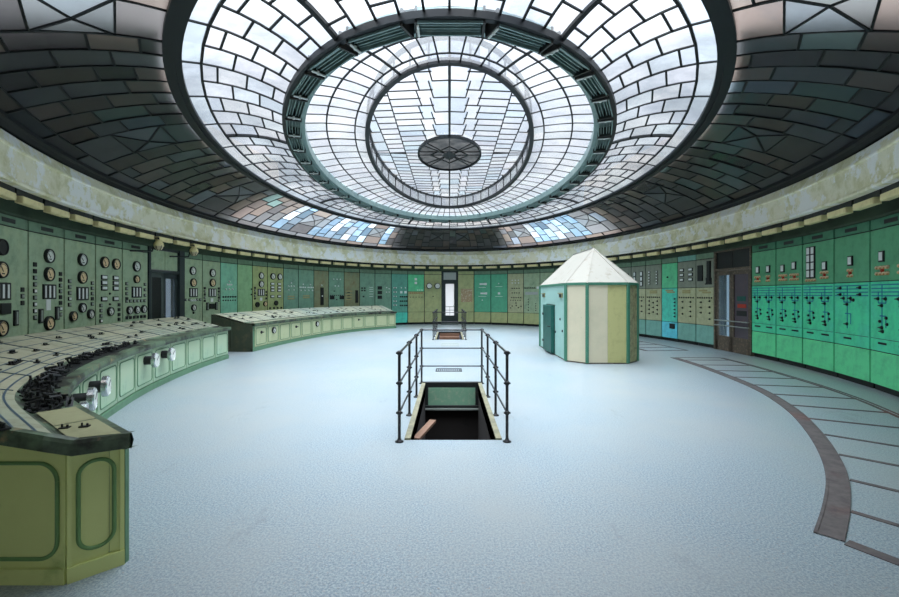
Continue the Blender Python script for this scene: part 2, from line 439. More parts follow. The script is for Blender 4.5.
ceil = thing('ceiling', 'outer ring of dark sooted glass panes laid in staggered courses', 'ceiling', (0,CY,3.95), world=True); ceil['kind'] = 'structure'
pm, lm = MB(), MB()
N = 120
PAIR = (1,10,19,28,37,46,72,81,90,99,108,117)
tints = [((.42,.35,.32),6), ((.36,.37,.40),5), ((.30,.31,.33),4), ((.46,.39,.35),3), ((.36,.52,.50),1), ((.44,.52,.62),1), ((.24,.23,.24),4)]
gleam_tints = [(.34,.52,.70),(.46,.64,.80),(.26,.40,.54),(.62,.70,.78)]  # bluish gleam of daylight put into the pane colour
cm = MB()
tint_pool = [t for t, k in tints for _ in range(k)]
k = 0
while k < N:
    t0 = 2*PI*k/N; t1 = t0 + 2*PI/N
    ub = .13
    # border of panes lying along the cornice
    if k % 2 == 0:
        pane(pm, OUT, .02, ub, t0, t0 + 4*PI/N, vary(random.choice(tint_pool), .3), random.uniform(-.01,.01), 1)
        bars_radial(lm, OUT, t0, 0, ub, .035, .035, 1)
    if k in PAIR or k-1 in PAIR:
        if k in PAIR:
            t2 = t0 + 4*PI/N; um0, um1 = ub+.25, ub+.62
            c1 = vary((.50,.56,.62), .2)
            pane(pm, OUT, ub, um0, t0, t2, vary(random.choice(tint_pool), .3), 0, 2)
            pane(pm, OUT, um1, 1, t0, t2, vary(random.choice(tint_pool), .3), 0, 2)
            tm = t0 + 2.6*PI/N; uc = (um0+um1)/2
            a, b, c, d = OUT.P(um0,t0), OUT.P(um0,t2), OUT.P(um1,t2), OUT.P(um1,t0); mpt = OUT.P(uc, tm)
            pm.add([a, d, mpt], [(0,1,2)], 0, vary((.44,.50,.56), .2))
            pm.add([d, c, mpt], [(0,1,2)], 0, vary((.36,.40,.44), .2))
            pm.add([c, b, mpt], [(0,1,2)], 0, vary((.42,.46,.48), .2))
            pm.add([b, a, mpt], [(0,1,2)], 0, vary((.34,.36,.38), .2))
            for pnt in (a, d, mpt): pass
            for x in (a, b, c, d): lm.bar(x - Vector((0,0,.012)), mpt - Vector((0,0,.012)), .024, .02)
            for uu in (um0, um1): bars_along_ring(lm, OUT, uu, t0, t2, .024, .02)
            bars_radial(lm, OUT, t0, ub, 1, .03, .02, 6)
    else:
        brk = [ub] + sorted(([.40,.70] if k % 2 else [.27,.56,.85])); brk = [b + random.uniform(-.05,.05) if b != ub else b for b in brk] + [1]
        for u0, u1 in zip(brk[:-1], brk[1:]):
            pane(cm if under_light(t0) and random.random() < .55 else pm, OUT, u0, u1, t0, t1, vary(random.choice(gleam_tints if under_light(t0) else tint_pool), .35), random.uniform(-.012,.012), 2)
        for b in brk[1:-1]: bars_along_ring(lm, OUT, b, t0, t1, .028, .02)
        bars_radial(lm, OUT, t0, ub, 1, .04 if k-2 in PAIR else .029, .02, 6)
    bars_along_ring(lm, OUT, ub, t0, t1, .024, .02)
    bars_along_ring(lm, OUT, .015, t0, t1, .16, .05)
    k += 1
pm.face_to(INWARD).build('sooted_panes', M['outer_pane'], ceil); cm.face_to(INWARD).build('gleam_panes', M['clean_pane'], ceil); lm.build('glazing_bars', M['lead'], ceil)

# big dark ring beam
def ring_beam(name, a0, a1, b0, b1, z0, z1, mat, label, n=160):
    mb = MB()
    for i in range(n):
        t, u = 2*PI*i/n, 2*PI*(i+1)/n
        P = [E(a0,b0,t,z0),E(a0,b0,u,z0),E(a1,b1,u,z0),E(a1,b1,t,z0),E(a0,b0,t,z1),E(a0,b0,u,z1),E(a1,b1,u,z1),E(a1,b1,t,z1)]
        mb.add(P, [(0,1,2,3),(4,7,6,5),(0,4,5,1),(3,2,6,7)], 0)
    return struct(mb.build(name, mat), label, 'ring beam')
ring_beam('trim_4', 5.38, 5.24, 8.90, 8.76, 4.71, 4.82, M['ring_dark'], 'wide dark oval ring beam around the skylight dome')
ring_beam('trim_5', 5.24, 5.16, 8.76, 8.68, 4.735, 4.80, M['ring_dark'], 'narrow dark inner rim of the wide oval ring beam')

sky = thing('window_1', 'pale daylit oval glass dome between the two dark rings', 'skylight', (0,CY,4.8), world=True); sky['kind'] = 'structure'
pm, lm = MB(), MB()
N = 80
dome_t = [(.92,.94,.97),(.95,.95,.96),(.88,.92,.97),(.90,.90,.93),(.84,.89,.95)]
for k in range(N):
    t0 = 2*PI*(k+.0)/N; t1 = 2*PI*(k+1)/N
    if k % 2 == 0:
        t2 = 2*PI*(k+2)/N
        for q in range(2): pane(pm, DOME, 0, .17, t0+(t2-t0)*q/2, t0+(t2-t0)*(q+1)/2, vary((.80,.88,.94), .12), 0, 1)
        bars_radial(lm, DOME, t0, 0, .17, .03, .02, 1)
    main = k % 10 == 5
    brk = [.17, .45, .73, 1] if k % 2 else [.17, .31, .59, .87, 1]
    for u0, u1 in zip(brk[:-1], brk[1:]):
        pane(pm, DOME, u0, u1, t0, t1, vary(random.choice(dome_t), .12), random.uniform(-.006,.006), 2)
    for b in brk[1:-1]: bars_along_ring(lm, DOME, b, t0, t1, .030, .018)
    bars_radial(lm, DOME, t0, .17, 1, .07 if main else .031, .05 if main else .02, 5)
    bars_along_ring(lm, DOME, .17, t0, t1, .036, .03)
pm.face_to(INWARD).build('panes', M['dome_pane'], sky); lm.build('glazing_bars', M['lead'], sky)

sky2 = thing('window_2', 'innermost oval of the skylight with a raised leaf patterned centre', 'skylight', (0,CY,5.0), world=True); sky2['kind'] = 'structure'
pm, lm, rim = MB(), MB(), MB()
for k in range(N):
    t0 = 2*PI*k/N; t1 = 2*PI*(k+1)/N
    for u0, u1 in ((0,.34),(.34,.80),(.80,1)):
        pane(pm, INN, u0, u1, t0, t1, vary((.94,.95,.98), .08), 0, 1)
    bars_radial(lm, INN, t0, 0, .80, .05 if k % 10 == 5 else .024, .016, 3)
    if k % 2 == 1 : bars_radial(lm, INN, t0, .80, 1, .05 if k % 10 == 5 else .026, .016, 1)
    for u in (.34, .80): bars_along_ring(lm, INN, u, t0, t1, .030, .018)
    # vertical lantern riser
    a0, b0 = 2.04, 5.44
    p, q = E(a0,b0,t0,5.15), E(a0,b0,t1,5.15); r_, s_ = E(a0,b0,t1,5.54), E(a0,b0,t0,5.54)
    pm.quad(p, q, r_, s_, 0, vary((.9,.94,.98), .08))
    if k % 2 == 0: lm.bar(p, s_, .03, .03)
    rim.bar(E(2.05,5.45,t0,5.15), E(2.05,5.45,t1,5.15), .09, .09)
    rim.bar(E(2.03,5.43,t0,5.54), E(2.03,5.43,t1,5.54), .07, .07)
# leaf-like centre: rows of panes running out from a spine, stepped joints
zc = 5.56; ra, rb = 2.04, 5.44; oa, ob = .86, 1.40
def xlim(y):
    s = 1 - (y/rb)**2
    return ra*math.sqrt(s) if s > 0 else 0
def xin(y):
    s = 1 - (y/ob)**2
    return oa*math.sqrt(s) if s > 0 else 0
cols_x = [0, .32, .58, 1.22, 1.66, 9]; half_rows = [2, 2, 1, 1, 2]; phase = [0, .34, 0, .17, .34]
H1 = .34; slope = .09
for sgn in (-1, 1):
    for far in (-1, 1):
        def Yc(x, y):          # y >= 0 counted from the middle outwards
            lim = rb*math.sqrt(max(0, 1-(min(x, ra*.999)/ra)**2))
            return CY + far*max(0, min(lim, y - slope*x))
        for ci in range(5):
            hgt = H1*half_rows[ci]; y = phase[ci] - hgt
            while y < rb:
                y0, y1 = max(y, 0), min(y+hgt, rb); y += hgt
                if y1 - y0 < .02: continue
                ym = (y0+y1)/2
                xe, xi = xlim(ym), xin(ym)
                sk = .07 if ci in (1, 2) else 0
                x0 = max(cols_x[ci], xi*.98); x1 = min(cols_x[ci+1], xe)
                if x1 - x0 < .03: continue
                sk0 = sk if cols_x[ci] >= xi else 0; sk1 = (.07 if ci in (0, 1) else 0) if cols_x[ci+1] < xe else 0
                P = [(x0, y0), (x1, y0), (min(x1+sk1, xe), y1), (x0+sk0, y1)]
                Q = [Vector((sgn*x, Yc(x, yy), zc)) for x, yy in P]
                pm.quad(*Q, 0, vary(random.choice(dome_t+[(.78,.88,.97)]), .14))
                dn = Vector((0,0,.012))
                lm.bar(Q[0]-dn, Q[1]-dn, .024, .016); lm.bar(Q[1]-dn, Q[2]-dn, .024, .016)
rim.bar((0,CY-rb,zc-.02),(0,CY-ob,zc-.02), .05, .06); rim.bar((0,CY+ob,zc-.02),(0,CY+rb,zc-.02), .05, .06)
pm.face_to(INWARD).build('panes', M['sky_pane'], sky2); lm.build('glazing_bars', M['lead'], sky2); rim.build('lantern_rim', M['ring_dark'], sky2)
# dark rosette in the middle
ro = thing('window_3', 'dark oval rosette at the centre of the skylight', 'rosette', (0,CY,5.5), world=True); ro['kind'] = 'structure'
pm, lm = MB(), MB()
n = 48
for i in range(n):
    t, u = 2*PI*i/n, 2*PI*(i+1)/n
    pm.add([E(0,0,0,5.50), E(oa,ob,t,5.50), E(oa,ob,u,5.50)], [(0,1,2)], 0, vary((.55,.55,.55),.15))
    lm.bar(E(oa,ob,t,5.49), E(oa,ob,u,5.49), .05, .07)
R8 = [Vector((0,CY-ob*.5,5.485)), Vector((oa*.62,CY,5.485)), Vector((0,CY+ob*.5,5.485)), Vector((-oa*.62,CY,5.485))]
for i in range(4): lm.bar(R8[i], R8[(i+1)%4], .03, .02)
for t in range(8): 
    a = 2*PI*t/8
    lm.bar(E(oa,ob,a,5.488), E(oa*.25,ob*.25,a,5.488), .022, .02)
for s in (-1,1):
    lm.bar((-oa*.8,CY+s*ob*.55,5.487),(oa*.8,CY-s*ob*.55,5.487), .022, .02)
    lm.bar((s*oa*.95,CY-ob*.2,5.487),(s*oa*.95*-1,CY-ob*.2,5.487), .018, .02)
pm.face_to(INWARD).build('dark_panes', M['rosette_pane'], ro); lm.build('glazing_bars', M['ring_dark'], ro)
mb = MB()
mb.add([(-.22,CY,5.47),(0,CY-.42,5.47),(.22,CY,5.47),(0,CY+.42,5.47),(0,CY,5.44)], [(0,1,4),(1,2,4),(2,3,4),(3,0,4),(3,2,1,0)], 0)
mb.build('boss', M['ring_dark'], ro)

# ring of trough lamps
ring_beam('trim_6', 3.78, 3.70, 7.06, 6.98, 4.80, 4.89, M['ring_dark'], 'dark outer rim of the oval ring that carries trough lamps')
ring_beam('trim_7', 3.44, 3.36, 6.72, 6.64, 4.84, 5.04, M['ring_green'], 'green inner rim of the oval ring that carries trough lamps')
mb = MB(); n = 120
for i in range(n):
    t, u = 2*PI*i/n, 2*PI*(i+1)/n
    mb.quad(E(3.70,6.98,t,4.97), E(3.70,6.98,u,4.97), E(3.44,6.72,u,4.99), E(3.44,6.72,t,4.99))
struct(mb.build('trim_8', M['ring_green']), 'green tray between the rims of the trough lamp ring', 'trim')
def trough_meshes():
    L = .40
    mb = MB()
    # channel: stepped ribs, open below
    for (y0,y1,z0,z1) in ((-.13,-.11,-.12,.06),(.11,.13,-.12,.06),(-.13,.13,.05,.07)):
        mb.box(-L,L,y0,y1,z0,z1)
    a = mb.mesh('trough', M['ring_green'])
    mb = MB()
    for y in (-.075,-.03,.03,.075): mb.box(-L+.03,L-.03,y-.006,y+.006,-.09,.05)
    b = mb.mesh('reflector_rib', M['ring_green'])
    mb = MB(); mb.box(-L-.015,-L+.015,-.14,.14,-.13,.08); c = mb.mesh('end_plate', M['dark'])
    mb = MB(); mb.box(L-.015,L+.015,-.14,.14,-.13,.08); c2 = mb.mesh('end_plate', M['dark'])
    mb = MB(); mb.tube([(L-.02,0,-.10),(L-.02,0,-.15)], .02, 8); mb.tube([(L-.02,-.12,-.13),(L-.02,.1,-.13)], .016, 8)
    d = mb.mesh('lamp_socket', M['white'])
    return a, b, c, c2, d
tr = trough_meshes()
def ell_steps(a, b, n):
    # n equal arcs
    ts = []; S = [0]; m = 3600
    for i in range(m):
        p, q = E(a,b,2*PI*i/m), E(a,b,2*PI*(i+1)/m); S.append(S[-1]+(q-p).length)
    j = 0
    for k in range(n):
        s = S[-1]*(k+.5)/n
        while S[j+1] < s: j += 1
        ts.append(2*PI*j/m)
    return ts
NT = 37
for t in ell_steps(3.57, 6.85, NT):
    p = E(3.57,6.85,t,4.89); q = E(3.57,6.85,t+.001)
    e = thing('trough_lamp', 'green ribbed trough lamp in the oval ring of the skylight', 'lamp', p, math.atan2(q.y-p.y, q.x-p.x), 'trough lamps around the skylight ring')
    for me, nm in zip(tr, ('trough','reflector_rib','end_plate','end_plate','lamp_socket')): inst(me, nm, e)

# unseen roof added to shade the sooted ring; gaps let sky brighten chosen panes
mb = MB(); n = 144
OPEN = lambda d: abs(d) > 139 or 24 < d < 66 or -80 < d < -25
for i in range(n):
    t, u = 2*PI*i/n, 2*PI*(i+1)/n
    d = math.degrees((t+u)/2); d = d-360 if d > 180 else d
    w0, w1 = E(8.6,12.2,t,3.3), E(8.6,12.2,u,3.3)
    r0, r1 = E(8.6,12.2,t,4.55), E(8.6,12.2,u,4.55)
    zz = lambda t: 5.25 + .55*max(0, sin(PI*min(1,max(0,(abs((math.degrees(t)+180)%360-180)-35)/75))))  # raised at the sides to darken the dome panes seen there
    i0, i1 = E(5.50,9.02,t,zz(t)), E(5.50,9.02,u,zz(u))
    mb.quad(w0, w1, r1, r0)
    if OPEN(d): continue
    mb.quad(r0, r1, i1, i0); mb.quad(i0, i1, E(5.42,8.94,u,4.86), E(5.42,8.94,t,4.86))
struct(mb.build('shade_roof', M['attic']), 'unseen added roof that shades the sooted outer glass', 'roof')

# --------------------------------------------------------- instrument meshes
I = {}
def mk_gauge(d, dial_mat, key, tick=True):
    r = d/2
    mb = MB(); mb.lathe([(r*1.0,0),(r*1.0,.035),(r*.95,.05),(r*.84,.052),(r*.80,.036)], 24); bez = mb.mesh('gauge', M['black'])
    mb = MB(); mb.disc(r*.81, .037, 24, 0)
    if tick:
        a = rad(random.uniform(40,140))
        mb.bar((0,-.041,-r*.2), (r*.6*cos(a),-.041,-r*.2+r*.75*sin(a)), .014, .004, 1, up=Vector((0,1,0)))
        for kk in range(9):
            b = rad(20+kk*17.5)
            mb.bar((r*.6*cos(b),-.0395,r*.6*sin(b)), (r*.72*cos(b),-.0395,r*.72*sin(b)), .008, .003, 1, up=Vector((0,1,0)))
        mb.bar((-r*.25,-.0395,-r*.45),(r*.25,-.0395,-r*.45), .02, .003, 1, up=Vector((0,1,0)))
    dial = mb.mesh('dial', [dial_mat, M['black']])
    I[key] = ('gauge', bez, 'dial', dial)
mk_gauge(.26, M['white_dial'], 'gW'); mk_gauge(.26, M['cream_dial'], 'gC'); mk_gauge(.26, M['black'], 'gB', False)
mk_gauge(.20, M['white_dial'], 'gw'); mk_gauge(.20, M['cream_dial'], 'gc'); mk_gauge(.20, M['black'], 'gb', False)
mk_gauge(.30, M['white_dial'], 'desk_dial')
def mk_box(key, name, w, h, d, frame, sub=None, faces=(), submat=None, b=.006):
    mb = MB(); mb.cbox(-w/2,w/2,-d,0,-h/2,h/2,b); fm = mb.mesh(name, frame)
    sm = None
    if sub:
        mb = MB()
        for (x0,x1,z0,z1) in faces: mb.box(x0*w/2,x1*w/2,-d-.004,-d+.002,z0*h/2,z1*h/2)
        sm = mb.mesh(sub, submat)
    I[key] = (name, fm, sub, sm)
mk_box('trio','triple_meter',.36,.27,.028,M['black'],'scale_strip',[(-.84,-.62,-.8,.8),(-.2,.06,-.8,.8),(.46,.72,-.8,.8)],M['white'])
mk_box('ind','indicator',.085,.075,.018,M['black'],'face',[(-.72,.72,-.62,.72)],M['grey_face'])
mk_box('iw','indicator',.085,.075,.018,M['black'],'face',[(-.72,.72,-.62,.72)],M['white'])
mk_box('ik','indicator',.085,.075,.018,M['black'])
mk_box('rm','rectangular_meter',.20,.105,.022,M['black'],'face',[(-.78,.78,-.5,.66)],M['white'])
mk_box('vm','vertical_meter',.11,.25,.026,M['black'],'scale_strip',[(-.3,.5,-.8,.8)],M['grey_face'])
mk_box('pl','label_plate',.13,.12,.012,M['white'])
mk_box('wide','label_plate',.30,.09,.012,M['white'])
mk_box('sq','relay_box',.24,.17,.03,M['black'])
mk_box('tall','tall_meter',.16,.80,.05,M['black'],'face',[(-.5,.3,-.05,.1)],M['white'])
mk_box('mw','small_meter',.14,.18,.022,M['black'],'face',[(-.66,.66,-.72,.78)],M['white'])
mk_box('lab','label_plate',.15,.035,.008,M['black'])
mk_box('brown','label_plate',.40,.05,.006,M['tan'])
mk_box('strip','label_plate',.22,.02,.006,M['white'])
mk_box('name','name_plate',.34,.07,.006,M['dark'])
mk_box('notice','notice_sheet',.62,.72,.006,M['notice'])
mk_box('band','pale_band',.74,.14,.012,M['transom'])
mk_box('black_bar','dark_bar',.14,.62,.05,M['black'])
def mk_round(key, name, r, d, mat):
    mb = MB(); mb.lathe([(r,0),(r,d*.6),(r*.7,d)], 10); mb.disc(r*.7, d, 10); I[key] = (name, mb.mesh(name, mat), None, None)
mk_round('dot','signal_lamp',.032,.03,M['white']); mk_round('rd','signal_lamp',.032,.03,M['red']); mk_round('lg','signal_lamp',.03,.035,M['orange'])
mk_round('bk','signal_lamp',.026,.022,M['black'])
def mk_knob():
    mb = MB(); mb.lathe([(.03,0),(.03,.012),(.02,.018),(.018,.03)], 12); mb.disc(.018,.03,12)
    mb.box(-.036,.036,-.042,-.028,-.009,.009)
    I['kn'] = ('switch_knob', mb.mesh('switch_knob', M['black']), None, None)
mk_knob()
def mk_drum():
    mb = MB(); mb.lathe([(.15,0),(.16,.16),(.15,.2),(.13,.21)], 24); bez = mb.mesh('drum_gauge', M['black'])
    mb = MB(); mb.disc(.135,.205,24); dl = mb.mesh('dial', M['white_dial'])
    I['drum'] = ('drum_gauge', bez, 'dial', dl)
mk_drum()

def put(kind, parent, x, z, y=0):
    nm, me, sn, sm = I[kind]
    o = inst(me, nm, parent, (x, y, z))
    if sm is not None: inst(sm, sn, o)
    return o

# ----------------------------------------------------------------- cabinets
PAL = {}
def pal(key, base, worn, stain=None):
    base, worn = lift(base, 1.6), lift(worn, 1.4); stain = lift(stain, 1.55) if stain else None
    PAL[key] = paint('cabinet_' + key, base, worn, rough=.5, wear=(.46,.74), scale=4, stain=stain, stain_scale=1.3)
pal('sage', (134,152,124), (106,126,102), (144,156,122))
pal('sage_header', (96,120,98), (78,98,80))
pal('mint', (112,166,140), (92,140,118), (120,160,130))
pal('plain', (122,158,116), (104,140,100))
pal('slate', (100,134,114), (84,112,98), (112,140,116))
pal('olive', (140,152,104), (112,122,82), (150,150,100))
pal('rust', (116,122,92), (110,92,64), (96,112,90))
pal('teal', (82,140,122), (70,118,106))
pal('bright', (84,172,124), (74,146,110))
pal('lime', (150,154,108), (128,134,96), (138,150,108))
pal('green', (86,146,108), (72,124,92))
pal('viridian', (76,148,116), (70,128,104))
pal('grey', (112,118,104), (92,98,88))
pal('beige', (150,152,120), (124,128,100))
pal('aqua', (76,196,190), (64,160,160))
pal('sea', (104,150,138), (88,130,120))
pal('turq', (70,178,156), (60,140,124))
pal('sky', (84,176,190), (74,150,160))
pal('bottle', (76,138,100), (64,118,88))
pal('bottle_header', (58,108,82), (40,84,64))
pal('emerald', (66,186,136), (54,160,120), (70,176,150))
pal('emerald_kick', (86,186,130), (74,166,116))
def cabinet(i, label, panels, seam_list, header='sage_header', parts=(), name='control_cabinet', grp=None):
    """panels: material per tier from the floor up; seam_list: heights of the seams"""
    p1, p2 = Ei(0, rad(TH[i])), Ei(0, rad(TH[i+1]))
    m = (p1+p2)/2; d = p2-p1; w = d.length - .022
    e = thing(name, label, 'control cabinet', m, math.atan2(d.y, d.x), 'instrument cabinets around the oval wall')
    mb = MB(); mb.box(-w/2, w/2, .02, .30, .10, 2.86); mb.box(-w/2+.01, w/2-.01, .06, .28, 0, .10)
    mb.build('carcass', M['black'], e, loc=(0,0,0))
    zs = [.10] + list(seam_list) + [2.68]
    for k, (z0, z1) in enumerate(zip(zs[:-1], zs[1:])):
        mb = MB(); mb.cbox(-w/2+.006, w/2-.006, 0, .03, z0+.008, z1-.008, .004)
        mb.build('kick_panel' if k == 0 else 'front_panel', PAL[panels[k]], e, loc=(0,0,0))
    mb = MB(); mb.cbox(-w/2+.006, w/2-.006, 0, .03, 2.692, 2.855, .004)
    mb.build('header_panel', PAL[header], e, loc=(0,0,0))
    for kind, u, z in parts: put(kind, e, u*w, z)
    return e
S1 = (.66,); S2 = (.66, 1.82)
def col(kind, u, z0, z1, n): return [(kind, u, z0 + (z1-z0)*k/(n-1)) for k in range(n)]
def row(kind, z, u0, u1, n): return [(kind, u0 + (u1-u0)*k/(n-1), z) for k in range(n)]
def mixcol(u, z0, z1, n, pat):
    kk = {'w':'iw','g':'ind','k':'ik'}
    return [(kk[pat[k % len(pat)]], u, z0 + (z1-z0)*k/(n-1)) for k in range(n)]
NMP = [('name', 0, 2.775)]
L_A0 = [('gB',-.2,2.33),('gC',-.2,1.98),('trio',-.16,1.65),('ik',.34,1.68),('ind',.34,1.57),('ik',.34,1.46),('sq',-.1,1.38),('pl',-.06,1.38),('vm',.16,1.22),('vm',-.42,1.22),('gC',-.2,1.08)] + NMP
L_A1 = [('gW',.02,2.30),('gC',.02,1.97),('trio',.04,1.65)] + mixcol(-.35,2.12,1.2,9,'kkggwgwwg') + mixcol(.38,1.99,1.22,8,'kkggkkwg') + [('pl',.02,1.47),('pl',.02,1.37),('vm',-.2,1.22),('vm',.27,1.25),('gC',.02,1.08)] + NMP
L_A2 = [('gW',.02,2.31),('gC',.02,1.95),('trio',.04,1.62)] + mixcol(-.36,1.86,1.40,5,'gggwg') + mixcol(.38,1.84,1.40,5,'gggkg') + [('pl',.02,1.34),('gw',.02,1.33),('gc',-.27,1.17),('gw',.3,1.19)] + NMP
L_B = [('gC',-.22,2.31),('gC',.22,2.30)] + [('rm',s*.22,z) for s in (-1,1) for z in (1.98,1.86,1.74,1.50)] + [('bk',0,1.62),('bk',0,1.38)] + mixcol(-.33,1.36,1.02,4,'gggw') + mixcol(.36,1.36,1.02,4,'kkkk') + [('gw',0,1.22)] + NMP
L_C = [('gW',0,2.30),('gc',0,1.98),('trio',.02,1.66)] + mixcol(-.36,1.86,1.50,4,'gggk') + mixcol(.37,1.86,1.58,3,'ggg') + row('ind',1.44,-.36,.36,6) + [('gw',-.27,1.22),('gw',.02,1.22),('gw',.3,1.23)] + row('ik',1.04,-.36,.36,6) + NMP
cabinet(0, 'sage green cabinet at the left photo edge, black dial above a cream one', ['sage','sage'], S1, parts=L_A0)
cabinet(1, 'sage green cabinet second from left edge, two full columns of small indicators', ['sage','sage'], S1, parts=L_A1)
cabinet(2, 'sage green cabinet third from left edge, three small dials below its triple meter', ['sage','sage'], S1, parts=L_A2)
cabinet(3, 'sage green cabinet with two cream dials side by side above rectangular meters', ['sage','sage'], S1, parts=L_B)
cabinet(4, 'sage green cabinet directly left of the left double door, three white dials in a row', ['sage','sage'], S1, parts=L_C)
cabinet(6, 'olive cabinet directly right of the left double door, one small dial low down', ['olive','sage'], S1, parts=[('gW',-.05,2.32),('gC',-.02,1.96),('trio',0,1.66)] + row('ind',1.44,-.38,-.2,2) + row('ind',1.44,.2,.38,2) + row('dot',1.42,-.1,.1,3) + [('gw',0,1.20),('kn',0,1.04)])
cabinet(7, 'sage cabinet second to the right of the left double door, two pale dials', ['sage','sage'], S1, parts=[('gW',.02,2.30),('gC',.02,1.98),('trio',.02,1.66),('vm',-.25,1.22),('vm',.25,1.22),('pl',0,1.42),('sq',0,1.22)] + mixcol(-.4,1.8,1.4,5,'kgkgk') + mixcol(.4,1.8,1.4,5,'kkgkg'))
cabinet(8, 'mint green cabinet with a triangle of white lamps above dark switches', ['mint','mint'], S1, parts=[('dot',0,2.05)] + row('dot',1.94,-.12,.12,3) + row('dot',1.78,-.2,.2,3) + row('kn',1.52,-.36,.36,6) + row('bk',1.40,-.36,.36,6))
cabinet(9, 'plain green cabinet with an empty front on the left wall', ['plain','plain'], S1, parts=[('kn',.42,1.8),('kn',.42,1.6)])
cabinet(10, 'olive cabinet just right of the plain green one, pale dials one above another', ['olive','olive'], S1, parts=[('gW',.05,2.32),('gW',.05,2.0),('trio',.05,1.68),('pl',.05,1.42),('gb',-.22,1.22),('gc',.32,1.24)] + mixcol(-.36,1.85,1.45,5,'kgkgk') + mixcol(.42,1.7,1.45,3,'kkk'))
cabinet(11, 'olive cabinet with paired pale dials above two columns of rectangular meters behind the far desk', ['olive','olive'], S1, parts=[('gW',-.2,2.32),('gW',.25,2.32)] + [('rm',s*.22,z) for s in (-1,1) for z in (2.02,1.88,1.76,1.52)] + [('gb',0,1.26)] + row('ik',1.06,-.36,.36,4))
cabinet(12, 'slate green cabinet with one small cluster of white lamps behind the far desk', ['slate','slate'], S1, parts=[('dot',0,2.08)] + row('dot',1.95,-.18,.18,3) + row('dot',1.79,-.18,.18,2) + [('brown',0,1.52),('brown',0,1.42)])
cabinet(13, 'slate green cabinet with two clusters of white lamps behind the far desk', ['slate','slate'], S1, parts=[('dot',-.22,2.04),('dot',.26,2.04)] + row('dot',1.91,-.42,-.08,4) + row('dot',1.91,.1,.44,4) + row('dot',1.78,-.36,.4,4) + [('brown',0,1.54),('brown',0,1.46)])
cabinet(14, 'rust stained cabinet with a tall narrow dark meter in its middle', ['rust','rust'], S1, parts=[('dot',0,2.02),('tall',.02,1.52)])
cabinet(15, 'slate green cabinet with five white lamps above a dark switch row', ['slate','slate'], S1, parts=row('dot',2.32,-.2,.24,3) + row('dot',2.0,-.1,.12,2) + row('bk',1.56,-.38,.38,7) + [('sq',-.3,1.46),('sq',.34,1.46),('kn',0,1.36),('kn',-.16,1.76)])
cabinet(16, 'brown stained cabinet with reddish labels and a dark upright bar', ['rust','rust'], S1, parts=[('brown',-.2,z) for z in (1.76,1.6,1.48,1.36)] + [('lab',-.22,1.7),('lab',-.22,1.54),('lab',-.22,1.42),('black_bar',.3,1.5)])
cabinet(17, 'slate cabinet with small dark squares and white strips, left of the stacked black boxes', ['slate','slate'], S1, parts=[('ik',-.36,1.92),('ik',-.18,1.92),('ik',-.36,1.8),('ik',-.18,1.8),('ik',-.26,1.5)] + [('strip',.26,z) for z in (1.96,1.86,1.76,1.62,1.5)])
cabinet(18, 'dull green cabinet with three black relay boxes in a stack', ['green','slate'], S1, parts=[('sq',-.22,z) for z in (1.94,1.7,1.46)] + [('dot',.2,1.96),('dot',.36,1.9),('dot',.2,1.72),('dot',.36,1.72)])
cabinet(19, 'teal cabinet with columns of white lamps and black squares at the far desk end', ['turq','teal'], S1, parts=[(k_, u, z) for z in (1.95,1.73,1.5,1.25,1.04) for k_, u in (('dot',-.36),('dot',-.22),('ind',-.28))] + [('dot',.1,1.95),('dot',.36,1.95),('pl',.1,1.72),('pl',.36,1.72)] + [('sq' if False else 'ik',u,z) for u in (.06,.18,.32,.44) for z in (1.48,1.25,1.02)])
cabinet(20, 'two-tone cabinet, bright green above and yellow green below', ['lime','lime','bright'], (.66,1.76), header='sage_header', parts=[('pl',-.02,2.42),('pl',-.02,2.22)] + row('dot',1.84,.1,.36,3) + row('rd',1.68,-.36,.36,7) + row('bk',1.46,-.36,.36,5))
e20 = cabinet(21, 'yellow green cabinet with two round drum gauges directly left of the far door', ['lime','lime'], S1, header='lime', parts=[('drum',-.24,2.06),('drum',.24,2.06),('kn',0,1.5)])
cabinet(23, 'yellow green cabinet with a torn brown notice directly right of the far door', ['lime','lime'], S1, header='lime', parts=[('notice',.05,1.55)])
cabinet(24, 'green cabinet with wide white label plates, first right of the torn notice', ['lime','viridian'], S1, parts=[('wide',.0,2.16),('pl',.2,2.16),('strip',-.1,1.98),('strip',.1,1.98),('wide',.05,1.66),('pl',.22,1.66),('strip',-.12,1.5),('strip',.12,1.5),('dot',0,1.3)])
cabinet(25, 'green cabinet with two small square white plates, second right of the torn notice', ['lime','viridian'], S1, parts=[('dot',-.02,2.18),('strip',-.1,2.02),('strip',.08,2.02),('pl',.0,1.66),('strip',-.12,1.5),('strip',.1,1.5)])
cabinet(26, 'drab cabinet crowded with dark switches, two left of the pale booth', ['lime','beige'], S1, parts=row('dot',2.34,-.2,.2,3) + row('dot',2.2,-.2,.2,3) + row('kn',1.92,-.2,.24,4) + row('kn',1.68,-.2,.24,4) + row('kn',1.44,-.24,.34,5) + row('bk',1.3,-.3,.3,5) + [('kn',.04,1.16),('kn',-.3,.9),('kn',-.2,1.0),('kn',.2,.92),('kn',.36,1.0),('kn',.06,1.02)])
cabinet(27, 'sage cabinet with a pale band immediately left of the pale booth', ['lime','sage','sage'], (.66,1.9), parts=row('kn',1.94,-.4,.2,6) + [('pl',.38,1.94),('band',0,1.66)] + col('bk',-.2,1.36,.8,5) + col('bk',.26,1.14,.8,4))
hid = [('two rows of lamps seen over the booth roof','slate'),('a short row of knobs, mostly behind the booth','slate'),('paired dials, mostly behind the booth','grey')]
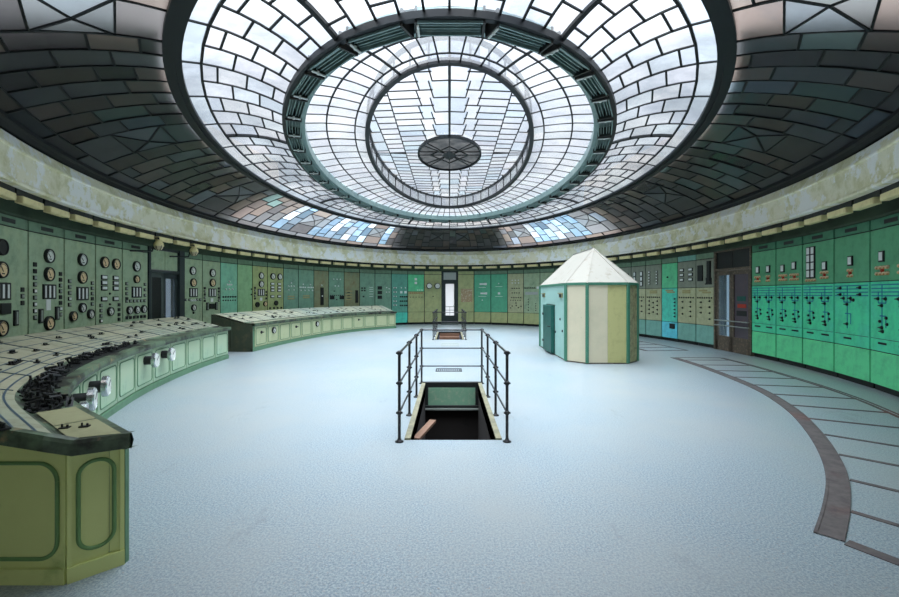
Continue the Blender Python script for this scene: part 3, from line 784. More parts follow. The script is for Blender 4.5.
for k, (t_, c_) in enumerate((('left end','sage'),('left half','slate'),('middle','slate'),('right half','grey'),('right end','grey'))):
    cabinet(28+k, 'partly hidden cabinet standing behind the %s of the pale booth' % t_, ['sea',c_,c_], S2, parts=row('dot',2.3,-.2,.2,3) + row('dot',2.1,-.2,.2,3) + row('kn',1.5,-.3,.3,4))
kn_mid = row('bk',1.50,-.38,.38,7)
cabinet(33, 'grey cabinet seen just over the right eave of the pale booth', ['sea','beige','grey'], S2, parts=col('rm',-.2,2.38,2.0,3) + col('rm',.24,2.38,2.0,3) + kn_mid + col('kn',-.2,1.36,1.0,3) + col('kn',.26,1.36,1.0,3))
cabinet(34, 'grey cabinet with two columns of white meters immediately right of the pale booth', ['sea','beige','grey'], S2, parts=col('mw',-.24,2.38,2.0,3) + col('mw',.24,2.38,2.0,3) + kn_mid + col('kn',-.2,1.36,.96,3) + col('kn',.26,1.36,.96,3))
cabinet(35, 'grey cabinet with slim paired white indicators left of the bright cyan one', ['sea','beige','grey'], S2, parts=col('iw',-.26,2.42,2.0,5) + col('iw',.22,2.42,2.0,5) + [('tan' if False else 'brown',0,1.72),('brown',0,1.66)] + kn_mid + col('kn',-.26,1.36,.9,4) + col('kn',0,1.3,.96,3) + col('kn',.26,1.36,.9,4))
cabinet(36, 'bright cyan cabinet with a turquoise front and sky blue foot', ['sky','turq','bright'], S2, parts=[('brown',0,1.74),('brown',.1,1.68),('sq',.2,.52),('kn',-.1,2.2)] + col('kn',.36,1.45,.85,6))
cabinet(37, 'grey beige cabinet with six white meters in three rows', ['sea','beige','grey'], S2, header='sea', parts=[('rm',s*.24,z) for s in (-1,1) for z in (2.40,2.24,2.08)] + [('brown',0,1.72),('brown',0,1.66)] + kn_mid + col('kn',-.2,1.36,.96,3) + col('kn',.24,1.36,.9,4))
cabinet(38, 'grey beige cabinet with a tall dark instrument directly left of the right double door', ['sea','beige','grey'], S2, parts=[('sq',-.24,z) for z in (2.42,2.26,2.10)] + [('black_bar',.26,2.3),('sq',.24,2.02),('lab',.1,1.92),('lab',.3,1.92),('brown',-.1,1.72),('brown',.1,1.66)] + kn_mid + col('kn',-.2,1.36,1.04,3) + col('kn',.28,1.4,.86,4))
# the emerald mimic-diagram cabinets on the right wall
def mimic(e, w, cols_, seed, low=True):
    rnd = random.Random(seed)
    mb = MB()
    def ln(x0, z0, x1, z1, t=.018): mb.box(min(x0,x1)-(t/2 if x0==x1 else 0), max(x0,x1)+(t/2 if x0==x1 else 0), -.004, .001, min(z0,z1)-(t/2 if z0==z1 else 0), max(z0,z1)+(t/2 if z0==z1 else 0))
    for z in (1.76,1.70,1.64,1.58): ln(-w*.46, z, w*.46, z, .016)
    for u in cols_:
        x = u*w
        ln(x, 1.76, x, .98); ln(x-.1, 1.64, x-.1, 1.46); ln(x+.1, 1.58, x+.1, 1.46); ln(x-.1, 1.46, x+.1, 1.46)
        ln(x-.06, 1.25, x+.1, 1.25); ln(x+.1, 1.25, x+.1, 1.06)
    mb.build('mimic_lines', M['blue_line'], e, loc=(0,0,0))
    mb = MB(); mb.box(-w*.47, w*.47, -.003, .001, .868, .876); mb.build('label_line', M['dark'], e, loc=(0,0,0))
    for u in cols_:
        x = u*w
        for dx, z in ((-.1,1.53),(.1,1.53),(0,1.42),(0,1.06)): put('kn', e, x+dx, z)
        if low:
            put('kn', e, x+.02, 1.0)
            put('bk', e, x+.12, 1.22); put('bk', e, x+.14, 1.12); put('bk', e, x-.05, 1.16)
        put('lab', e, x-.03, .80); put('lab', e, x+.04, .80)
def lampgrp(u, n=3, z=1.99): return [('lg', u + (k-(n-1)/2)*.085, z+dz) for k in range(n) for dz in (-.05,.05)] + [('rd', u, z)]
spec = [
 (40, 'emerald diagram cabinet directly right of the right double door', [('mw',-.22,2.22),('mw',.22,2.22)] + lampgrp(-.22,3) + lampgrp(.22,2), (-.24,.24)),
 (41, 'emerald diagram cabinet second from the right double door', [('mw',-.22,2.20),('mw',.22,2.24)] + lampgrp(-.2,4) + lampgrp(.24,4), (-.24,.24)),
 (42, 'emerald diagram cabinet with a block of eight white meters', [('mw',-.28,z) for z in (2.51,2.35,2.19,2.03)] + [('mw',-.13,z) for z in (2.51,2.35,2.19,2.03)] + [('mw',.24,2.17)] + lampgrp(.24,3) + row('lg',1.9,-.34,-.06,4), (-.24,.24)),
 (43, 'emerald diagram cabinet with a single white meter in the middle', [('mw',0,2.21)] + lampgrp(0,2), (-.1,)),
 (44, 'emerald diagram cabinet cut by the right photo edge', [('mw',-.2,2.22),('mw',.28,2.22)] + lampgrp(-.18,4) + lampgrp(.3,3), (-.2,.28)),
]
for i, lab_, parts, cols_ in spec:
    e = cabinet(i, lab_, ['emerald_kick','emerald','bottle'], S2, header='bottle_header', parts=parts + [('name',0,2.775)])
    p1, p2 = Ei(0, rad(TH[i])), Ei(0, rad(TH[i+1]))
    mimic(e, (p2-p1).length-.012, cols_, i, low=(i != 43))
    if i == 43:
        for u, z in ((-.3,1.72),(-.3,1.6),(.26,1.72),(.26,1.6),(.08,1.5)): put('kn', e, u, z)

# --------------------------------------------------------------------- doors
def door_frame(i, name, label):
    p1, p2 = Ei(0, rad(TH[i])), Ei(0, rad(TH[i+1]))
    m = (p1+p2)/2; d = p2-p1; w = d.length
    e = thing(name, label, 'door', m, math.atan2(d.y, d.x)); e['kind'] = 'structure'
    return e, w
def pane_part(name, x0, x1, z0, z1, y, mat, parent):
    mb = MB(); mb.add([(x0,y,z0),(x1,y,z0),(x1,y,z1),(x0,y,z1)], [(0,1,2,3)], 0, (1,1,1,1))
    return mb.build(name, mat, parent, loc=(0,0,0))
# far door
e, w = door_frame(22, 'door_1', 'dark framed glazed door in the far wall letting in daylight')
mb = MB()
mb.box(-w/2,-w/2+.10,-.02,.12,0,2.86); mb.box(w/2-.10,w/2,-.02,.12,0,2.86); mb.box(-w/2,w/2,-.02,.12,2.30,2.40); mb.box(-w/2,w/2,-.02,.12,2.80,2.86)
mb.build('door_frame', M['door_dark'], e, loc=(0,0,0))
mb = MB(); mb.box(-w/2+.1,w/2-.1,.02,.05,2.40,2.80); mb.build('transom_panel', M['transom'], e, loc=(0,0,0))
mb = MB()
mb.box(-w/2+.1,-.23,.0,.05,.06,2.30); mb.box(.23,w/2-.1,.0,.05,.06,2.30); mb.box(-.23,.23,.0,.05,.06,.46); mb.box(-.23,.23,.0,.05,2.18,2.30)
mb.box(-.23,.23,.0,.03,.92,.95); mb.box(-.23,.23,.0,.03,.74,.765); mb.box(-.01,.01,.0,.03,.46,.95)
mb.build('door_leaf', M['door_dark'], e, loc=(0,0,0))
pane_part('door_glass', -.23,.23,.46,2.18,.03, M['door_glass'], e)
mb = MB(); mb.tube([(.27,-.02,1.0),(.27,-.06,1.0),(.18,-.06,1.0)], .012, 8); mb.build('door_handle', M['chrome'], e, loc=(0,0,0))
mb = MB(); mb.box(-w/2-.02,w/2+.02,-.55,.1,0,.06); mb.build('door_step', M['door_grey'], e, loc=(0,0,0))
# left double door
e, w = door_frame(5, 'door_2', 'dark double door on the left wall with one pale blue glazed leaf')
mb = MB()
mb.box(-w/2,-w/2+.08,-.03,.14,0,2.86); mb.box(w/2-.24,w/2,-.05,.14,0,2.86); mb.box(-w/2,w/2,-.03,.14,2.18,2.26); mb.box(-w/2,w/2,-.03,.14,2.80,2.86)
mb.build('door_frame', M['door_dark'], e, loc=(0,0,0))
for x0, x1 in ((-w/2+.09,-.06),(-.05,w/2-.25)):
    mb = MB(); mb.cbox(x0,x1,.01,.05,2.27,2.79,.006); mb.build('transom_panel', PAL['sage'], e, loc=(0,0,0))
mb = MB(); x0, x1 = -w/2+.08, -.10
mb.box(x0,x0+.10,.02,.06,.0,2.18); mb.box(x1-.10,x1,.02,.06,.0,2.18); mb.box(x0,x1,.02,.06,.0,.5); mb.box(x0,x1,.02,.06,2.06,2.18)
mb.build('door_leaf', M['door_grey'], e, loc=(0,0,0))
mb = MB(); mb.box(x0+.10,x1-.10,.035,.05,.5,2.06)
for k in range(14): mb.box(x0+.10,x1-.10,.025,.04,.55+k*.11,.60+k*.11)
mb.build('louvre_panel', M['black'], e, loc=(0,0,0))
mb = MB(); x0, x1 = -.10, w/2-.24
mb.box(x0,x0+.09,.02,.06,.0,2.18); mb.box(x1-.10,x1,.02,.06,.0,2.18); mb.box(x0,x1,.02,.06,.0,.5); mb.box(x0,x1,.02,.06,2.04,2.18)
mb.build('door_leaf', M['door_dark'], e, loc=(0,0,0))
pane_part('door_glass', x0+.09,x1-.10,.5,2.04,.04, M['blue_glass'], e)
mb = MB(); mb.tube([(-.13,.02,1.05),(-.13,-.04,1.05),(-.22,-.04,1.05)], .014, 8); mb.build('door_handle', M['chrome'], e, loc=(0,0,0))
# right double door
e, w = door_frame(39, 'door_3', 'worn brown double door with a bluish glass leaf beside the emerald cabinets')
mb = MB()
mb.box(-w/2,-w/2+.08,-.02,.14,0,2.86); mb.box(w/2-.05,w/2,-.02,.14,0,2.86); mb.box(-w/2,w/2,-.02,.14,2.28,2.34); mb.box(-w/2,w/2,-.02,.14,2.82,2.86)
mb.build('door_frame', M['door_brown'], e, loc=(0,0,0))
mb = MB(); mb.box(-w/2+.08,-.02,.03,.06,2.34,2.82); mb.box(0,w/2-.05,.03,.06,2.34,2.82); mb.build('transom_panel', M['black'], e, loc=(0,0,0))
for x0, x1, g in ((-w/2+.08,-.03,1),(-.02,w/2-.05,0)):
    mb = MB()
    mb.box(x0,x0+.09,.01,.06,.0,2.27); mb.box(x1-.09,x1,.01,.06,.0,2.27); mb.box(x0,x1,.01,.06,.0,.42); mb.box(x0,x1,.01,.06,2.15,2.27)
    lf = mb.build('door_leaf', M['door_brown'], e, loc=(0,0,0))
    if g: pane_part('door_glass', x0+.09,x1-.09,.42,2.15,.04, M['blue_glass_dark'], e)
    else:
        mb = MB(); mb.box(x0+.09,x1-.09,.035,.05,.42,2.15); mb.build('dark_glass', M['purple'], e, loc=(0,0,0))
        mb = MB(); mb.box(x0+.22,x1-.2,.028,.034,1.24,1.34); mb.build('sticker', M['red'], e, loc=(0,0,0))
        mb = MB(); mb.box(x0+.2,x1-.22,.028,.034,1.42,1.55); mb.build('sticker', M['booth_door'], e, loc=(0,0,0))
        mb = MB(); mb.box(x0+.18,x1-.18,.028,.034,1.02,1.16); mb.build('sticker', M['black'], e, loc=(0,0,0))
    mb = MB()
    for z in (.72,.86): mb.tube([(x0+.02,-.05,z),(x1-.02,-.05,z)], .017, 8)
    for x in (x0+.05,x1-.05): mb.tube([(x,.02,.72),(x,-.05,.72)], .012, 6); mb.tube([(x,.02,.86),(x,-.05,.86)], .012, 6)
    mb.build('push_bar', M['grey_face'], e, loc=(0,0,0))

# lanterns under the cornice by the left door
def lantern(t, label):
    p = Ei(.49, rad(t), 2.83); q = Ei(.49, rad(t)+.001)
    e = thing('hanging_lamp', label, 'lamp', p, math.atan2(q.y-p.y, q.x-p.x))
    mb = MB(); mb.lathe([(.03,.15),(.06,.12),(.10,.07),(.115,.0),(.11,-.02)], 16, axis='z'); mb.build('shade', M['lampbox'], e, loc=(0,0,0))
    mb = MB(); mb.lathe([(.10,.0),(.09,-.06),(.05,-.11),(.0,-.12)], 16, axis='z'); mb.build('glass_globe', M['bulb'], e, loc=(0,0,0))
    mb = MB()
    for k in range(6):
        a = 2*PI*k/6; mb.tube([(.11*cos(a),.11*sin(a),.0),(.10*cos(a),.10*sin(a),-.06),(.05*cos(a),.05*sin(a),-.12)], .007, 5)
    mb.build('guard', M['dark'], e, loc=(0,0,0))
    mb = MB(); mb.tube([(0,0,.13),(0,0,.19),(0,.12,.19),(0,.12,.46)], .02, 8); mb.build('stem', M['dark'], e, loc=(0,0,0))
    mb = MB(); mb.tube([(0,.10,.10),(0,.16,-.14),(-.42,.42,-.17)], .022, 8); mb.build('bracket_arm', M['dark'], e, loc=(0,0,0))
lantern(-96.2, 'hanging caged lamp under the cornice above the left double door')
lantern(-88.0, 'hanging caged lamp under the cornice just right of the left double door')
p = Ei(.0, rad(-84.3), 2.38); q = Ei(0, rad(-84.3)+.001)

# ------------------------------------------------------------------- desks
def catmull(P, step=.1):
    P = [Vector((x,y,0)) for x, y in P]
    pts = []
    ext = [P[0]*2-P[1]] + P + [P[-1]*2-P[-2]]
    for i in range(1, len(ext)-2):
        p0,p1,p2,p3 = ext[i-1:i+3]
        n = max(2, int((p2-p1).length/step))
        for k in range(n):
            t = k/n
            pts.append(.5*((2*p1)+(p2-p0)*t+(2*p0-5*p1+4*p2-p3)*t*t+(3*p1-p0-3*p2+p3)*t**3))
    pts.append(P[-1])
    S = [0]
    for a, b in zip(pts[:-1], pts[1:]): S.append(S[-1]+(b-a).length)
    return pts, S
class Path:
    """the inner edge of a desk; N points away from the middle of the room"""
    def __init__(s, P, side=1, clamps=()):
        s.p, s.S = catmull(P); s.side = side; s.L = s.S[-1]; s.clamps = clamps
    def at(s, d):
        d = max(0, min(s.L-1e-6, d))
        j = 0
        while s.S[j+1] < d: j += 1
        t = (d-s.S[j])/(s.S[j+1]-s.S[j])
        p = s.p[j].lerp(s.p[j+1], t)
        a = s.p[max(0,j-1)]; b = s.p[min(len(s.p)-1,j+2)]
        T = (b-a).normalized()
        N = Vector((-T.y, T.x, 0))*s.side
        return p, T, N
    def pt(s, d, off, z):
        p, T, N = s.at(d)
        for (c, n) in s.clamps:      # keep (x-c).n >= 0
            den = N.dot(n)
            if den < -1e-6:
                m = (p-c).dot(n)/(-den)
                off = min(off, max(m, 0))
        q = p + N*off
        return Vector((q.x, q.y, z)), off
DESK_PROF = [(.0,.74),(-.005,.765),(.0,.79),(.34,.79),(.36,.80),(.385,.825),(1.17,1.055),(1.21,1.055),(1.21,.9)]
def prof_z(off):
    if off <= .28: return .79
    if off >= 1.17: return 1.055
    return .79 + (off-.28)*.035/.03 if off < .31 else .825 + (off-.31)*(1.055-.825)/(1.17-.31)
def build_desk(e, path, s0, s1, prefix_mat, n_panel_len, board_mat, shelf_black, dials, nsw, seed, ends):
    rnd = random.Random(seed)
    n = int((s1-s0)/.1)
    st = [s0 + (s1-s0)*i/n for i in range(n+1)]
    def loft(prof, name, mat, ss=None, lift=0):
        mb = MB(); ss = ss or st
        for a, b in zip(ss[:-1], ss[1:]):
            for (o0,z0),(o1,z1) in zip(prof[:-1], prof[1:]):
                def Q(s, o, z):
                    p, off = path.pt(s, o, z)
                    if off < o - 1e-5 and z > .7: p.z = min(z, prof_z(off)+lift)
                    return p
                if name in ('back_panel','carcass','plinth') and (path.pt(a,o0,0)[1] < o0-.005 or path.pt(b,o0,0)[1] < o0-.005): continue
                mb.add([Q(a,o0,z0), Q(b,o0,z0), Q(b,o1,z1), Q(a,o1,z1)], [(0,1,2,3)], 0)
        return mb.build(name, mat, e)
    loft([(.06,.70),(.0,.705),(-.01,.75),(.0,.79),(.28,.79),(.28,.80),(.31,.825)], 'worktop', M['desk_lip'])
    loft([(.31,.825),(1.17,1.055),(1.21,1.055),(1.21,.98)], 'instrument_board', board_mat)
    loft([(1.20,1.0),(1.20,.0)], 'back_panel', prefix_mat)
    loft([(.08,.72),(.08,.09)], 'carcass', M['desk_mould'])
    loft([(.085,.10),(.05,.09),(.05,.0)], 'plinth', M['desk_mould'])
    # inlaid lines on the board
    mb = MB()
    for o in (.36,.44,.53,.62,.84,1.02):
        for a, b in zip(st[:-1], st[1:]):
            z = prof_z(o)+.002; dz = .012*(1.055-.825)/.785
            (p, f1), (q, f2) = path.pt(a, o, z), path.pt(b, o, z)
            if f1 < o-.01 or f2 < o-.01: continue
            mb.quad(p, q, path.pt(b, o+.014, z+dz*1.2)[0], path.pt(a, o+.014, z+dz*1.2)[0])
    s = s0 + n_panel_len*.5
    while s < s1:
        o0, o1 = .33, 1.16
        p, f1 = path.pt(s, o0, prof_z(o0)+.003); q, f2 = path.pt(s, o1, prof_z(o1)+.003)
        if f2 > o1-.01: 
            mb.bar(p, q, .014, .006)
        s += n_panel_len
    mb.build('inlaid_lines', M['desk_line'], e)
    # shelf covering
    segs = [x for x in shelf_black]
    for (a, b, mat, nm) in segs:
        oi = .11 if nm == 'torn_mat' else .045
        ss = [a + (b-a)*i/max(2,int((b-a)/.1)) for i in range(max(2,int((b-a)/.1))+1)]
        mb = MB()
        for x, y in zip(ss[:-1], ss[1:]):
            mb.add([path.pt(x,oi,.797)[0], path.pt(y,oi,.797)[0], path.pt(y,.25,.797)[0], path.pt(x,.25,.797)[0]], [(0,1,2,3)], 0)
            mb.add([path.pt(x,oi,.79)[0], path.pt(y,oi,.79)[0], path.pt(y,oi,.797)[0], path.pt(x,oi,.797)[0]], [(0,1,2,3)], 0)
        mb.build(nm, mat, e)
    # door panels along the front
    s = s0 + .13; k = 0
    while s < s1 - .1:
        t = min(s + n_panel_len, s1)
        a, b = path.pt(s, .075, 0)[0], path.pt(t, .075, 0)[0]
        m = (a+b)/2; d = b-a; w = d.length - .035
        ang = math.atan2(d.y, d.x) + (PI if path.side > 0 else 0)
        # local -y must face the room
        X = Vector((cos(ang), sin(ang), 0)); Yv = Vector((-X.y, X.x, 0))
        p, T, N = path.at((s+t)/2)
        if Yv.dot(N) < 0: ang += PI
        mb = MB(); mb.cbox(-w/2, w/2, -.012, .012, -.29, .29, .005)
        o = mb.build('door_panel', prefix_mat, e, loc=Vector((m.x, m.y, .405)) - e.location)
        o.rotation_euler = (0,0,ang)
        mb = MB(); pts = rrect(w-.10, .47, .05)
        mb.tube([(x,-.014,z) for x, z in pts+[pts[0]]], .009, 6, caps=False); mo = mb.build('moulding', M['desk_mould'], o, loc=(0,0,0))
        if k in dials:
            kind = dials[k]
            if kind == 'drum':
                g = inst(I['desk_drum'][1], 'dial_gauge', o, (.0,-.012,.13)); inst(I['desk_drum'][3], 'dial', g)
            elif kind == 'key':
                inst(I['kn'][1], 'switch_knob', o, (0,-.012,.1), scale=(1.5,1.5,1.5))
            elif kind == 'round':
                g = inst(I['gw'][1], 'dial_gauge', o, (0,-.012,.1)); inst(I['gw'][3], 'dial', g)
        s = t; k += 1
    # switch handles on the board
    c = 0
    while c < nsw:
        s = rnd.uniform(s0+.05, s1-.1); o_ = rnd.choice((.40,.48,.58,.70,.78,.92,1.08)) + rnd.uniform(-.015,.015)
        z = prof_z(o_)
        p, f = path.pt(s, o_, z)
        if f < o_-.01: c += .2; continue
        pp, T, N = path.at(s)
        sw = inst(SW[rnd.randrange(3)], 'switch_handle', e, p-e.location, (0,0,math.atan2(T.y,T.x)+rnd.uniform(-.3,.3)), (.8,.8,.6))
        c += 1
    return e
def rrect(w, h, r, n=5):
    pts = []
    for cx, cz, a0 in ((w/2-r,h/2-r,0),(-w/2+r,h/2-r,90),(-w/2+r,-h/2+r,180),(w/2-r,-h/2+r,270)):
        for k in range(n+1):
            a = rad(a0+90*k/n); pts.append((cx+r*cos(a), cz+r*sin(a)))
    return pts
SW = []
for k in range(3):
    mb = MB()
    mb.box(-.055-.02*k,.055+.02*k,-.03,.03,0,.014)
    mb.tube([(-.03,0,.01),(-.03,0,.05)], .012, 6); mb.tube([(.03,0,.01),(.03,0,.04)], .014, 6)
    if k: mb.tube([(-.05,0,.05),(.06,0,.045)], .010, 6)
    SW.append(mb.mesh('switch_handle', M['black']))
mb = MB(); mb.lathe([(.07,0),(.07,.11)], 16, mi=1); mb.lathe([(.10,.11),(.12,.12),(.12,.165),(.106,.178),(.103,.172)], 24, smooth=False); dm = mb.mesh('dial_gauge', [M['chrome'], M['black']])
mb = MB(); mb.disc(.104,.176,20,0); mb.bar((-.02,-.179,0),(.06,-.179,.06), .012, .003, 1, up=Vector((0,1,0))); dd = mb.mesh('dial', [M['white_dial'], M['black']])
I['desk_drum'] = ('dial_gauge', dm, 'dial', dd)

D1 = [(-1.858,2.515),(-2.313,2.86),(-2.76,3.20),(-3.08,3.48),(-3.378,3.83),(-3.72,4.33),(-4.20,5.2),(-4.53,6.0),(-4.86,6.95),(-5.14,8.1),(-5.33,9.2),(-5.43,10.0),(-5.48,10.78)]
cl = [(Vector((-2.0,2.33,0)), Vector((0,1,0))), (Vector((-1.858,2.515,0)), Vector((-.498,.867,0)).normalized())]
path1 = Path(D1, 1, cl)
desk1 = thing('control_desk', 'long curved green control desk on the left, black clutter along its edge', 'control desk', (-3.4,4.4,0), world=True)
build_desk(desk1, path1, 0, path1.L, M['desk'], .715, M['desk_board'],
           [(.02,.50,M['desk_shelf'],'shelf_lino'),(.52,1.0,M['desk_shelf'],'shelf_lino'),(1.02,5.6,M['black'],'torn_mat')],
           {3:'drum',4:'drum',2:'drum',7:'drum',8:'drum'}, 58, 3, None)
# end boards of the desk towards the viewer
def end_board(e, a, b, zt0, zt1, mat, oval, name='end_panel'):
    a = Vector((a[0],a[1],0)); b = Vector((b[0],b[1],0)); d = b-a; w = d.length
    m = (a+b)/2; ang = math.atan2(d.y, d.x)
    mb = MB()
    mb.add([(-w/2,0,.0),(w/2,0,.0),(w/2,0,zt1),(-w/2,0,zt0),(-w/2,.03,.0),(w/2,.03,.0),(w/2,.03,zt1),(-w/2,.03,zt0)],
           [(0,1,2,3),(7,6,5,4),(0,4,5,1),(1,5,6,2),(2,6,7,3),(3,7,4,0)], 0)
    mb.box(-w/2,w/2,-.02,0,0,.085)
    mb.box(-w/2,-w/2+.022,-.01,0,.085,min(zt0,zt1)-.01); mb.box(w/2-.022,w/2,-.01,0,.085,min(zt0,zt1)-.01)
    o = mb.build(name, mat, e, loc=Vector((m.x,m.y,0))-e.location); o.rotation_euler = (0,0,ang)
    mb = MB()
    ow, oh, r, cx = oval
    pts = rrect(ow, oh, r, 7)
    mb.tube([(cx+x,-.004,.40+z) for x, z in pts+[pts[0]]], .011, 8, caps=False)
    mb.build('moulding', M['end_mould'], o, loc=(0,0,0))
    return o
end_board(desk1, (-2.123,2.385), (-1.94,2.565), .73, .73, M['desk_end'], (.16,.50,.075,0))
end_board(desk1, (-3.30,2.385), (-2.123,2.385), .97, .74, M['desk_end'], (1.0,.53,.10,.04))
mb = MB(); mb.bar((-1.945,2.575,0),(-1.945,2.575,.74), .03, .03); mb.build('corner_post', M['desk_mould'], desk1)
# the worn lip along the near end of the worktop
mb = MB(); prev = None; s_ = 0.0
while s_ < path1.L:
    q, f = path1.pt(s_, 9.0, 0)
    if f > 1.21: break
    top = prof_z(f)+.004; cur = (Vector((q.x,q.y-.012,top)), Vector((q.x,q.y-.02,top-.02)), Vector((q.x,q.y-.02,top-.085)), Vector((q.x,q.y+.06,top-.095)), Vector((q.x,q.y+.03,top)))
    if prev:
        for u in range(3): mb.add([prev[u], cur[u], cur[u+1], prev[u+1]], [(0,1,2,3)], 0)
        mb.add([prev[4], cur[4], cur[0], prev[0]], [(0,1,2,3)], 0)
    prev = cur; s_ += .05
mb.build('end_lip', M['desk_lip'], desk1)
mb = MB(); mb.bar((-1.884,2.508,.703),(-1.884,2.508,.790), .03, .03); mb.build('lip_corner', M['desk_lip'], desk1)
# black clutter of loose switch stems along the shelf
rnd = random.Random(5)
for k in range(95):
    s = 1.04 + 4.6*(rnd.random()**1.3)
    wide = max(.08, .24 - .09*max(0, s-1.4))
    o_ = .29 - rnd.uniform(0, wide)
    p, f = path1.pt(s, o_, .80)
    inst(SW[rnd.randrange(3)], 'switch_stem', desk1, p-desk1.location, (rnd.uniform(-.3,.3),rnd.uniform(-.3,.3),rnd.uniform(0,3)), (.8,.7,rnd.uniform(.7,1.3)))
# brass latch plates on the near shelf
for s, o_ in ((.34,.14),(.40,.22)):
    p, f = path1.pt(s, o_, .798)
    inst(SW[0], 'switch_handle', desk1, p-desk1.location, (0,0,.3), (.45,.6,.5))
mb = MB()
p0, _ = path1.pt(path1.L, .08, 0); p1_, _ = path1.pt(path1.L, 1.20, 0)
mb.add([Vector((p0.x,p0.y,0)),Vector((p1_.x,p1_.y,0)),Vector((p1_.x,p1_.y,1.04)),path1.pt(path1.L,.31,.82)[0],Vector((p0.x,p0.y,.76))], [(0,1,2,3,4)], 0)
mb.build('end_panel', M['desk'], desk1)

D2 = [(-5.44,12.0),(-5.36,13.1),(-5.18,14.5),(-4.80,16.4),(-4.35,17.8),(-3.85,18.8),(-3.2,19.75),(-2.51,20.45)]
path2 = Path(D2, 1, [(Vector((-5.5,12.0,0)), Vector((0,1,0)))])
desk2 = thing('control_desk', 'curved pale green control desk with a dark end standing behind the long one', 'control desk', (-5.2,15,0), world=True)
build_desk(desk2, path2, 0, path2.L, M['desk2'], .715, M['desk_board2'], [(4.6,path2.L-.05,M['black'],'torn_mat'),(.05,4.5,M['desk_board'],'shelf_lino')],
           {0:'key',1:'round',3:'key',5:'round',9:'key'}, 46, 9, None)
mb = MB()
mb.add([(-5.50,12.02,0),(-6.66,12.02,0),(-6.66,12.02,1.04),(-5.82,12.02,.81),(-5.50,12.02,.76)], [(0,1,2,3,4)], 0)
mb.box(-6.1,-6.08,12.0,12.02,.05,.86); mb.box(-5.56,-5.50,12.0,12.03,0,.76); mb.box(-6.66,-5.5,12.0,12.02,0,.07)
mb.build('end_panel', M['desk_dark'], desk2)
pe = path2.pt(path2.L, .08, 0)[0]; pf = path2.pt(path2.L, 1.20, 0)[0]
mb = MB(); mb.add([pe, pf, Vector((pf.x,pf.y,1.04)), path2.pt(path2.L,.31,.82)[0], Vector((pe.x,pe.y,.76))], [(0,1,2,3,4)], 0)
mb.build('end_panel', M['desk2'], desk2)

# --------------------------------------------- floor edging of the missing desk
DR = [(2.45,2.88),(2.83,3.25),(3.25,3.70),(3.64,4.20),(4.10,4.90),(4.58,5.76),(4.90,6.5),(5.12,7.15),(5.30,7.95),(5.49,9.2),(5.57,10.0),(5.60,10.88)]
pathR = Path(DR, -1)
def flat_strip(mb, p, q, w, z0=0.0, z1=.006):
    mb.bar((p.x,p.y,z1/2+.0), (q.x,q.y,z1/2), w, z1)
tr_ = thing('trim_9', 'curved rusty steel floor edging with cross strips on the right', 'floor trim', (4.5,6,0), world=True); tr_['kind'] = 'structure'
mb = MB(); n = 90
for i in range(n):
    a, b = pathR.L*i/n, pathR.L*(i+1)/n
    wd = .135
    P = [pathR.pt(a,0,0)[0], pathR.pt(b,0,0)[0], pathR.pt(b,wd,0)[0], pathR.pt(a,wd,0)[0]]
    mb.add([p + Vector((0,0,.006)) for p in P], [(0,1,2,3)], 0)
    for u, v in ((0,1),(2,3)): mb.bar(P[u]+Vector((0,0,.004)), P[v]+Vector((0,0,.004)), .02, .012)
mb.build('broad_strip', M['duct'], tr_)
mb = MB()
for i in range(n):
    a, b = pathR.L*i/n, pathR.L*(i+1)/n
    flat_strip(mb, pathR.pt(a,1.22,0)[0], pathR.pt(b,1.22,0)[0], .045); flat_strip(mb, pathR.pt(a,1.29,0)[0], pathR.pt(b,1.29,0)[0], .03)
s = .0
while s < pathR.L:
    p, q = pathR.pt(s,.15,0)[0], pathR.pt(s,1.21,0)[0]
    if s == 0: p, q = Vector((2.56,2.77,0)), Vector((2.98,2.05,0)); flat_strip(mb, p, q, .09)
    else: flat_strip(mb, p, Vector((q.x, q.y + (-.25 if s < 3 else 0), 0)), .05)
    s += .56 if s < .5 else .72
flat_strip(mb, pathR.pt(pathR.L,.0,0)[0], pathR.pt(pathR.L,1.26,0)[0], .06)
mb.build('cross_strip', M['duct'], tr_)
mb = MB()
P2 = [(5.60,12.2),(5.5,13.3),(5.3,14.6),(4.9,16.4)]
pr2 = Path(P2, -1)
for i in range(30):
    a, b = pr2.L*i/30, pr2.L*(i+1)/30
    flat_strip(mb, pr2.pt(a,0,0)[0], pr2.pt(b,0,0)[0], .10); flat_strip(mb, pr2.pt(a,1.22,0)[0], pr2.pt(b,1.22,0)[0], .05)
for s in (0,.7,1.4,2.1,2.8,3.5): flat_strip(mb, pr2.pt(s,0,0)[0], pr2.pt(s,1.22,0)[0], .05)
struct(mb.build('trim_10', M['duct']), 'steel floor edging on the right running behind the pale booth', 'floor trim')

# floor grates between the stair openings
for (x0,x1,y0,y1,lab_) in ((-.29,.26,8.92,9.28,'dark slotted floor grate just beyond the near stair opening'),(-.26,.30,13.3,14.0,'pale worn floor grate just before the far stair opening')):
    g = thing('floor_grate', lab_, 'floor grate', ((x0+x1)/2,(y0+y1)/2,0), world=True)
    mb = MB(); m_ = M['dark'] if y0 < 10 else M['grey_face']
    mb.box(x0,x1,y0,y0+.03,0,.008); mb.box(x0,x1,y1-.03,y1,0,.008); mb.box(x0,x0+.03,y0,y1,0,.008); mb.box(x1-.03,x1,y0,y1,0,.008); mb.build('frame', m_, g)
    mb = MB(); k = x0+.05
    while k < x1-.03: mb.box(k,k+.022,y0+.03,y1-.03,0,.006); k += .04
    mb.build('slats', m_, g)

